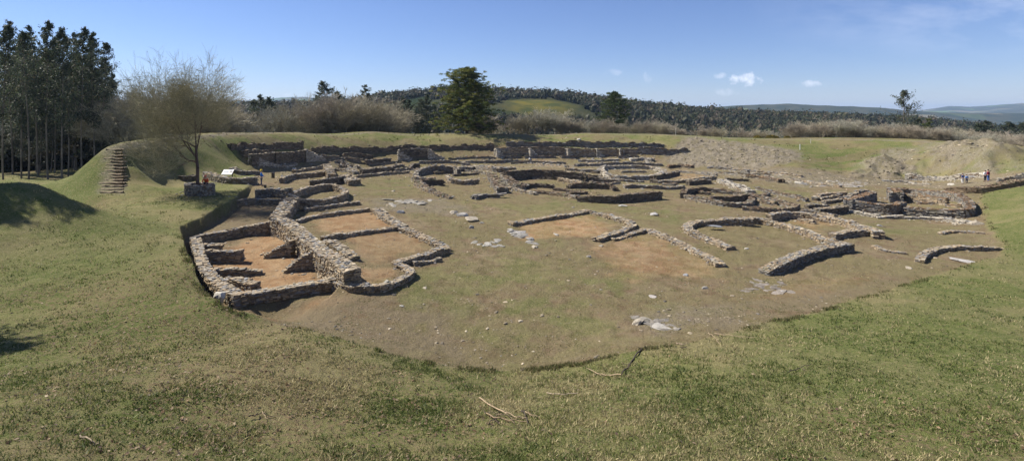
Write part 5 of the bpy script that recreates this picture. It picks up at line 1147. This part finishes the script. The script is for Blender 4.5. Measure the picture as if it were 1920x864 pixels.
post(1500, 281, 1.1, .07, 'thin white marker post on the green slope past the rubble', (.7, .7, .66), 'marker_post'); post(1520, 269, .9, .05, 'slim pale marker post just under the crest path', (.55, .52, .45), 'marker_post'); post(1267, 252, 1.3, .05, 'thin pale post standing on the crest before the thicket', (.6, .58, .5), 'marker_post')
post(512, 334, .75, .22, 'low dark wooden stump post near the man in blue', (.05, .04, .035), 'stump')

# ------------------------------------------------------------------ people
def skin_obj(name, V_, E_, Rr, mat, parent, sub=1):
    me = bpy.data.meshes.new(name); me.from_pydata([tuple(v) for v in V_], E_, []); me.update()
    o = bpy.data.objects.new(name, me); COL.objects.link(o); o.parent = parent; me.materials.append(mat)
    md = o.modifiers.new('skin', 'SKIN'); md.use_smooth_shade = True
    sv = me.skin_vertices[0].data
    for i, r in enumerate(Rr): sv[i].radius = (r, r) if np.isscalar(r) else r
    sv[0].use_root = True
    if sub: s_ = o.modifiers.new('sub', 'SUBSURF'); s_.levels = sub; s_.render_levels = sub
    return o
def cmat(name, col): 
    if name not in M: M[name] = tint_mat(name, .12, 8, base=col)
    return M[name]
def person(px, py, H, face, label, shirt, trousers, hair=None, hat=None, pose=None, at=None):
    """H height in metres, face = heading in degrees (0 looks away from the camera, 180 towards it)"""
    x, y = at[:2] if at else hit(px, py, hh_); z = at[2] if at else float(hh_(x, y)); t = empty('person', (x, y, z), R(face)); s = H / 1.75; t.scale = (s, s, s)
    p = dict(hipz=.93, lean=0.0, kl=(-.11, .02, .50), kr=(.12, -.02, .50), fl=(-.12, -.02, .07), fr=(.15, .03, .07), el=(-.27, -.03, 1.13), er=(.27, -.02, 1.13), hl=(-.26, .12, .93), hr=(.27, .10, .92)); p.update(pose or {})
    hz = p['hipz']; ln = p['lean']; hip = np.array([0, 0, hz]); che = hip + np.array([0, math.sin(ln) * .38, math.cos(ln) * .38]); nk = hip + np.array([0, math.sin(ln) * .55, math.cos(ln) * .55]); hd = nk + np.array([0, math.sin(ln * .6) * .17, math.cos(ln * .6) * .17]); tp_ = hd + np.array([0, .0, .10])
    wai = hip + (che - hip) * .42; sl_ = che + np.array([-.17, 0, .08]); sr = che + np.array([.17, 0, .08]); g = lambda k: np.array(p[k], float)
    V_ = [hip, wai, che, nk, hd, tp_, sl_, g('el'), g('hl'), sr, g('er'), g('hr'), hip + (-.09, 0, -.06), g('kl'), g('fl'), g('fl') + (0, .16, -.03), hip + (.09, 0, -.06), g('kr'), g('fr'), g('fr') + (0, .16, -.03), hd + (0, .095, -.015)]
    E_ = [(0, 1), (1, 2), (2, 3), (3, 4), (4, 5), (2, 6), (6, 7), (7, 8), (2, 9), (9, 10), (10, 11), (0, 12), (12, 13), (13, 14), (14, 15), (0, 16), (16, 17), (17, 18), (18, 19), (4, 20)]
    Rr = [(.13, .10), (.12, .09), (.14, .10), .055, .088, .072, .052, .038, .028, .052, .038, .028, .085, .055, .04, .035, .085, .055, .04, .035, .022]
    for hnd, elb, sg_ in ((8, 7, -1), (11, 10, 1)):
        d = unit(V_[hnd] - V_[elb]); si = unit(np.cross(d, [0, 0, 1.]) if abs(d[2]) < .9 else np.array([0, 1., 0])); base = V_[hnd] + d * .05; V_.append(base); Rr.append(.030); bi = len(V_) - 1; E_.append((hnd, bi))
        for k, L in enumerate((.065, .075, .07, .055)):
            a = base + si * (k - 1.5) * .021 + d * .035; b = a + d * L * .55; c = b + d * L * .4 + np.array([0, .012, -.01]); n = len(V_); V_ += [a, b, c]; Rr += [.0095, .0085, .007]; E_ += [(bi, n), (n, n + 1), (n + 1, n + 2)]
        n = len(V_); V_ += [V_[hnd] + si * -.03 + d * .03 + (0, .01, 0), V_[hnd] + si * -.055 + d * .065 + (0, .015, 0)]; Rr += [.011, .009]; E_ += [(hnd, n), (n, n + 1)]
    skin_obj('body', V_, E_, Rr, M['skin'], t)
    sv = [wai * .3 + hip * .7, wai, che, che + (nk - che) * .55, sl_, g('el'), g('hl') * .75 + g('el') * .25, sr, g('er'), g('hr') * .75 + g('er') * .25]
    skin_obj('shirt', sv, [(0, 1), (1, 2), (2, 3), (2, 4), (4, 5), (5, 6), (2, 7), (7, 8), (8, 9)], [(.155, .125), (.15, .12), (.17, .125), .09, .075, .058, .048, .075, .058, .048], cmat('cloth_' + shirt[0], shirt[1]), t)
    tv = [hip + (0, 0, .05), hip + (-.09, 0, -.08), g('kl'), g('fl') + (0, 0, .05), hip + (.09, 0, -.08), g('kr'), g('fr') + (0, 0, .05)]
    skin_obj('trousers', tv, [(0, 1), (1, 2), (2, 3), (0, 4), (4, 5), (5, 6)], [(.15, .12), .105, .075, .062, .105, .075, .062], cmat('cloth_' + trousers[0], trousers[1]), t)
    for k in ('fl', 'fr'):
        S = Soup(); stones(S, [g(k) + (0, .07, -.03)], [[.055, .145, .045]], [[.05, .045, .04]], .03, np.random.default_rng(1), True); o = S.build('shoe', M['cloth'], t, smooth=True)
    S = Soup(); b = IV2 * np.array([.098, .108, .10]); b = b[:, :]; keep = b + hd + (0, -.015, .035); S.add(keep, IF2, np.array(hair or (.04, .03, .02))); S.build('hair', M['cloth'], t, smooth=True)
    S = Soup(); stones(S, [hd + (-.033, .088, .012), hd + (.033, .088, .012)], [[.012, .008, .008]] * 2, [[.03, .02, .02]] * 2, 0, np.random.default_rng(1)); S.build('eyes', M['cloth'], t)
    S = Soup(); stones(S, [hd + (0, .086, -.05)], [[.026, .010, .007]], [[.35, .13, .11]], 0, np.random.default_rng(1)); S.build('mouth', M['cloth'], t)
    if hat:
        S = Soup(); a = np.linspace(0, 2 * np.pi, 17)[:-1]; prof = ((.145, .03), (.135, .045), (.118, .06), (.11, .11), (.085, .15), (.04, .17)); vv = [np.c_[np.cos(a) * r, np.sin(a) * r * 1.1, np.full(16, z_)] for r, z_ in prof]; vv.append([[0, 0, .175]]); v = np.vstack(vv) + hd
        f = [[i + 16 * k, (i + 1) % 16 + 16 * k, (i + 1) % 16 + 16 * k + 16, i + 16 * k + 16] for k in range(5) for i in range(16)]; S.add(v, np.array(f), np.array(hat)); n = 80
        S.add(v[80:97], np.array([[i, (i + 1) % 16, 16] for i in range(16)]), np.array(hat)); S.build('helmet', M['cloth'], t, smooth=True)
    return tag(t, label, 'person')
person(490, 349, 1.86, -60, 'man in a bright blue shirt and yellow helmet standing by the pit walls', ('blue', (.03, .16, .50)), ('grey_work', (.10, .10, .13)), hat=(.65, .45, .05), pose=dict(el=(-.26, .10, 1.15), hl=(-.12, .28, 1.10), er=(.27, .05, 1.13), hr=(.20, .25, 1.05)))
person(0, 0, 1.7, 200, 'crouching person in an orange shirt in the stone planter ring', ('orange', (.62, .10, .03)), ('dark_work', (.05, .05, .06)), hat=(.75, .20, .12), at=(rc[0] + .35, rc[1] + .5, rz + .72),
       pose=dict(hipz=.30, lean=.5, kl=(-.16, .36, .42), kr=(.16, .36, .42), fl=(-.13, .12, .05), fr=(.13, .12, .05), el=(-.27, .38, .50), er=(.27, .38, .50), hl=(-.16, .55, .35), hr=(.16, .55, .35)))
person(1805, 345, 1.62, 20, 'visitor in a blue top, white shorts and dark backpack straps, hands low', ('navy', (.05, .08, .22)), ('white', (.60, .60, .60)), pose=dict(kl=(-.14, .06, .5)))
person(1812.5, 344, 1.35, -10, 'shorter visitor in a pale blue shirt beside the one in white shorts', ('pale_blue', (.14, .30, .62)), ('navy_trousers', (.04, .05, .10)))
person(1847, 340.5, 1.68, 10, 'visitor in a white top standing beside one in dark red', ('white_top', (.72, .72, .74)), ('dark_trousers', (.04, .04, .05)))
person(1853, 340.5, 1.74, 15, 'visitor in a dark red jacket and blue jeans on the stony path', ('burgundy', (.22, .02, .05)), ('jeans', (.06, .12, .32)))
# spoil bucket and tools near the worker
S = Soup(); a = np.linspace(0, 2 * np.pi, 15)[:-1]; v = np.vstack([np.c_[np.cos(a) * r, np.sin(a) * r, np.full(14, z_)] for r, z_ in ((.12, 0), (.17, .3), (.155, .3), (.11, .02))]); S.add(v, np.array([[i + 14 * k, (i + 1) % 14 + 14 * k, (i + 1) % 14 + 14 * k + 14, i + 14 * k + 14] for k in range(3) for i in range(14)]), np.array([.05, .05, .05])); 
bk = empty('bucket'); x, y = hit(497, 352, hh_); bk.location = (x, y, float(hh_(x, y))); S.build('pail', M['plastic'], bk); S = Soup(); aa = np.linspace(0, np.pi, 9); pp = np.c_[np.cos(aa) * .17, 0 * aa, .3 + np.sin(aa) * .12]; tubes(S, pp[:-1], pp[1:], .008, .008, np.array([.3, .3, .3]), 5); S.build('handle', M['plastic'], bk); tag(bk, 'small black bucket at the feet of the man in blue', 'bucket')

# ------------------------------------------------------------------ ground cover
def rand_cells(n, rmin, rmax, rg):
    j0 = np.searchsorted(rs, rmin); j1 = np.searchsorted(rs, rmax); i0 = 36; i1 = len(th) - 36
    fi = rg.uniform(i0, i1, n); fj = rg.uniform(j0, j1, n); t = np.radians(np.interp(fi, np.arange(len(th)), th)); r = np.interp(fj, np.arange(len(rs)), rs)
    return r * np.sin(t), r * np.cos(t)
def grass():
    rg = np.random.default_rng(55); X, Y = rand_cells(62000, 7.5, 60, rg)
    e = MASK['exc'](X, Y); dens = fbm(X * .8, Y * .8, 3, 90); ok = (e < .3) & (rg.random(len(X)) < np.clip((dens - .28) * 3, .12, 1)) & (MASK['rub'](X, Y) < .4)
    xe, ye = rand_cells(36000, 18, 75, rg); e2 = (MASK['exc'](xe, ye) > .5) & (fbm(xe * .9, ye * .9, 3, 30) > .50) & (MASK['clay'](xe, ye) < .3); 
    X = np.r_[X[ok], xe[e2]]; Y = np.r_[Y[ok], ye[e2]]; inner = np.r_[np.zeros(ok.sum()), np.ones(e2.sum())]
    k = 6; n = len(X); X = np.repeat(X, k); Y = np.repeat(Y, k); inner = np.repeat(inner, k); m_ = len(X); D = Y
    X = X + rg.normal(0, .05, m_) * (1 + D / 25); Y = Y + rg.normal(0, .05, m_) * (1 + D / 25); Z = hh_(X, Y) - .01
    s = np.repeat(rg.uniform(.5, 1.3, n), k) * (1 - .55 * inner); h = rg.uniform(.035, .085, m_) * s * (1 + D / 60); w = rg.uniform(.006, .011, m_) * (1 + D / 18)
    a = rg.uniform(0, 6.28, m_); l = rg.normal(0, .045, (m_, 2)) * s[:, None]
    v = np.stack([np.c_[X - np.cos(a) * w, Y - np.sin(a) * w, Z], np.c_[X + np.cos(a) * w, Y + np.sin(a) * w, Z], np.c_[X + l[:, 0], Y + l[:, 1], Z + h]], 1)
    lush_ = MASK['lush'](X, Y); q_ = np.repeat(rg.random(n), k); p = np.clip(1.9 * (fbm(X * .35, Y * .35, 4, 14) - .5) + .5 - .35 * lush_, .08, .85)
    dry = np.array([.34, .29, .155]); grn = np.array([.135, .16, .045]); dg = np.array([.075, .105, .026]); c = np.where((q_ < p)[:, None], dry, np.where((q_ < p + .3)[:, None], grn, dg)) * rg.uniform(.65, 1.3, (m_, 1))
    f = np.arange(m_ * 3).reshape(m_, 3); o = npmesh('grass', v.reshape(-1, 3), [f], M['leaf'], None, np.repeat(c, 3, 0)); tag(o, 'short tufted grass of the lawn', 'grass', kind='stuff')
grass()
def litter():
    rg = np.random.default_rng(56); X, Y = rand_cells(60000, 7.5, 45, rg); ok = (rg.random(len(X)) < (MASK['leaf'](X, Y) * .36 * (fbm(X * .9, Y * .9, 3, 17) > .47) + .010)) & (MASK['exc'](X, Y) < .3)
    X, Y = X[ok], Y[ok]; n = len(X); S = Soup(); c = np.array([(.17, .105, .06), (.24, .16, .095), (.11, .07, .05), (.30, .23, .15)])[rg.integers(0, 4, n)] * rg.uniform(.7, 1.3, (n, 1))
    C = np.c_[X, Y, hh_(X, Y) + .03]; d = rg.normal(0, 1, (n, 3)); d[:, 2] *= .25; d /= np.linalg.norm(d, axis=1, keepdims=True); e = rg.normal(0, 1, (n, 3)); e[:, 2] *= .3; e -= (e * d).sum(1, keepdims=True) * d; e /= np.linalg.norm(e, axis=1, keepdims=True)
    s = rg.uniform(.02, .05, (n, 1)) * (1 + Y[:, None] / 60); v = np.stack([C - d * s, C + e * s * .55 + (0, 0, .01), C + d * s, C - e * s * .55], 1); S.add(v, np.arange(4 * n).reshape(n, 4), np.repeat(c, 4, 0))
    o = S.build('fallen_leaves', M['leaf']); tag(o, 'brown fallen leaves strewn over the lawn', 'leaves', kind='stuff'); print('leaves', n)
litter()
def pebbles():
    rg = np.random.default_rng(57); X, Y = rand_cells(70000, 18, 125, rg); x2, y2 = rand_cells(90000, 70, 125, rg); X = np.r_[X, x2]; Y = np.r_[Y, y2]; e = MASK['exc'](X, Y); ru = MASK['rub'](X, Y); cl = fbm(X * .35, Y * .35, 3, 33); pxx = 960 + F * X / Y; mid_ = ((Y > 48) & (Y < 105) & (pxx > 640) & (pxx < 1700)) * 1.0
    p = e * np.clip((cl - .36) * 1.6, .04, .5) * .62 + .45 * MASK['stony'](X, Y) + mid_ * e * (fbm(X * .25, Y * .25, 3, 35) > .5) * .10 + np.clip(ru, 0, 1) ** 2 * .6; ok = rg.random(len(X)) < p; X, Y, ru = X[ok], Y[ok], ru[ok]; n = len(X)
    s = rg.gamma(1.3, .019, n).clip(.012, .13) * (.8 + Y / 95) * (1 + ru * .4); c = pick('pale', n, rg) * rg.choice([.35, .55, .75, 1.0], (n, 1), p=[.25, .3, .25, .2]) * np.array([1, .93, .82]); S = Soup()
    stones(S, np.c_[X, Y, hh_(X, Y) + s * .04], s[:, None] * np.array([[1.5, 1.0, .5]]), c, .2, rg); o = S.build('loose_stones', M['stone']); tag(o, 'small loose stones scattered over the dug ground and rubble slopes', 'stones', kind='stuff'); print('pebbles', n)
pebbles()
# mixed turf clumps that break the edge of the dig and grow on banks and wall feet
def tufts():
    rg = np.random.default_rng(58); X, Y = rand_cells(160000, 19, 128, rg); de = MASK['dE'](X, Y); ok = ((np.abs(de + .15) < .22) & (fbm(X * .8, Y * .8, 3, 92) > .54)) | ((de < -.5) & (Y > 60) & (fbm(X * .5, Y * .5, 3, 91) > .60) & (rg.random(len(X)) < .08))
    X, Y = X[ok], Y[ok]; n = len(X); k = 7; X = np.repeat(X, k) + rg.normal(0, .07, n * k); Y = np.repeat(Y, k) + rg.normal(0, .07, n * k); m_ = n * k; Z = hh_(X, Y) - .02
    h = rg.uniform(.05, .14, m_) * (1 + Y / 90); w = .012 * (1 + Y / 30); a = rg.uniform(0, 6.28, m_); l = rg.normal(0, .05, (m_, 2)); v = np.stack([np.c_[X - np.cos(a) * w, Y - np.sin(a) * w, Z], np.c_[X + np.cos(a) * w, Y + np.sin(a) * w, Z], np.c_[X + l[:, 0], Y + l[:, 1], Z + h]], 1)
    c = np.array([(.08, .105, .025), (.12, .14, .04), (.22, .19, .09), (.15, .12, .07)])[rg.integers(0, 4, m_)] * rg.uniform(.7, 1.2, (m_, 1)); o = npmesh('rough_grass', v.reshape(-1, 3), [np.arange(m_ * 3).reshape(m_, 3)], M['leaf'], None, np.repeat(c, 3, 0)); tag(o, 'rough grass tufts along the dug edge and on the banks', 'grass', kind='stuff')
tufts()
# yellow gorse bushes on the crest
gb = None
for i, (px, D, s) in enumerate([(1446, 119, 1.0), (1455, 119, .7), (1868, 100, 1.1), (1880, 98, .9), (1892, 97, .8), (1420, 119, .8), (1476, 118, .6)]):
    X, Y, Z = gz(px, D)
    if gb is None:
        rg = np.random.default_rng(4); S = Soup(); n = 2600; C = rg.normal(0, 1, (n, 3)); C /= np.linalg.norm(C, axis=1, keepdims=True); C *= rg.random((n, 1)) ** .3 * np.array([1.3, 1.0, .8]); C[:, 2] = np.abs(C[:, 2]); c = np.array([(.30, .20, .02), (.09, .09, .025), (.05, .065, .02)])[rg.integers(0, 3, n)]
        leaf_quads(S, C, .16, c, rg, -.3, .5); gb = S.build('gorse_bush', M['leaf']); o = gb
    else: o = gb.copy(); COL.objects.link(o)
    o.location = (X, Y, Z); o.scale = (s, s, s); o.rotation_euler = (0, 0, i); tag(o, 'yellow flowering gorse bush on the edge of the crest', 'bush', 'gorse bushes along the crest')

# ------------------------------------------------------------------ haze
me = bpy.data.meshes.new('haze'); L = 13500
me.from_pydata([(-L * 2, -300, -135), (L * 2, -300, -135), (L * 2, L * 1.1, -135), (-L * 2, L * 1.1, -135), (-L * 2, -300, 230), (L * 2, -300, 230), (L * 2, L * 1.1, 230), (-L * 2, L * 1.1, 230)], [], BOXF.tolist()); me.update()
hz = bpy.data.objects.new('haze', me); COL.objects.link(hz); hm = bpy.data.materials.new('haze'); hm.use_nodes = True; t = hm.node_tree; t.nodes.clear()
pv = t.nodes.new('ShaderNodeVolumePrincipled'); pv.inputs['Color'].default_value = (.50, .70, 1, 1); pv.inputs['Density'].default_value = 7.5e-5; pv.inputs['Anisotropy'].default_value = .1
mo = t.nodes.new('ShaderNodeOutputMaterial'); t.links.new(pv.outputs[0], mo.inputs['Volume']); me.materials.append(hm); tag(hz, 'thin blue haze over the far hills', 'haze', kind='stuff')
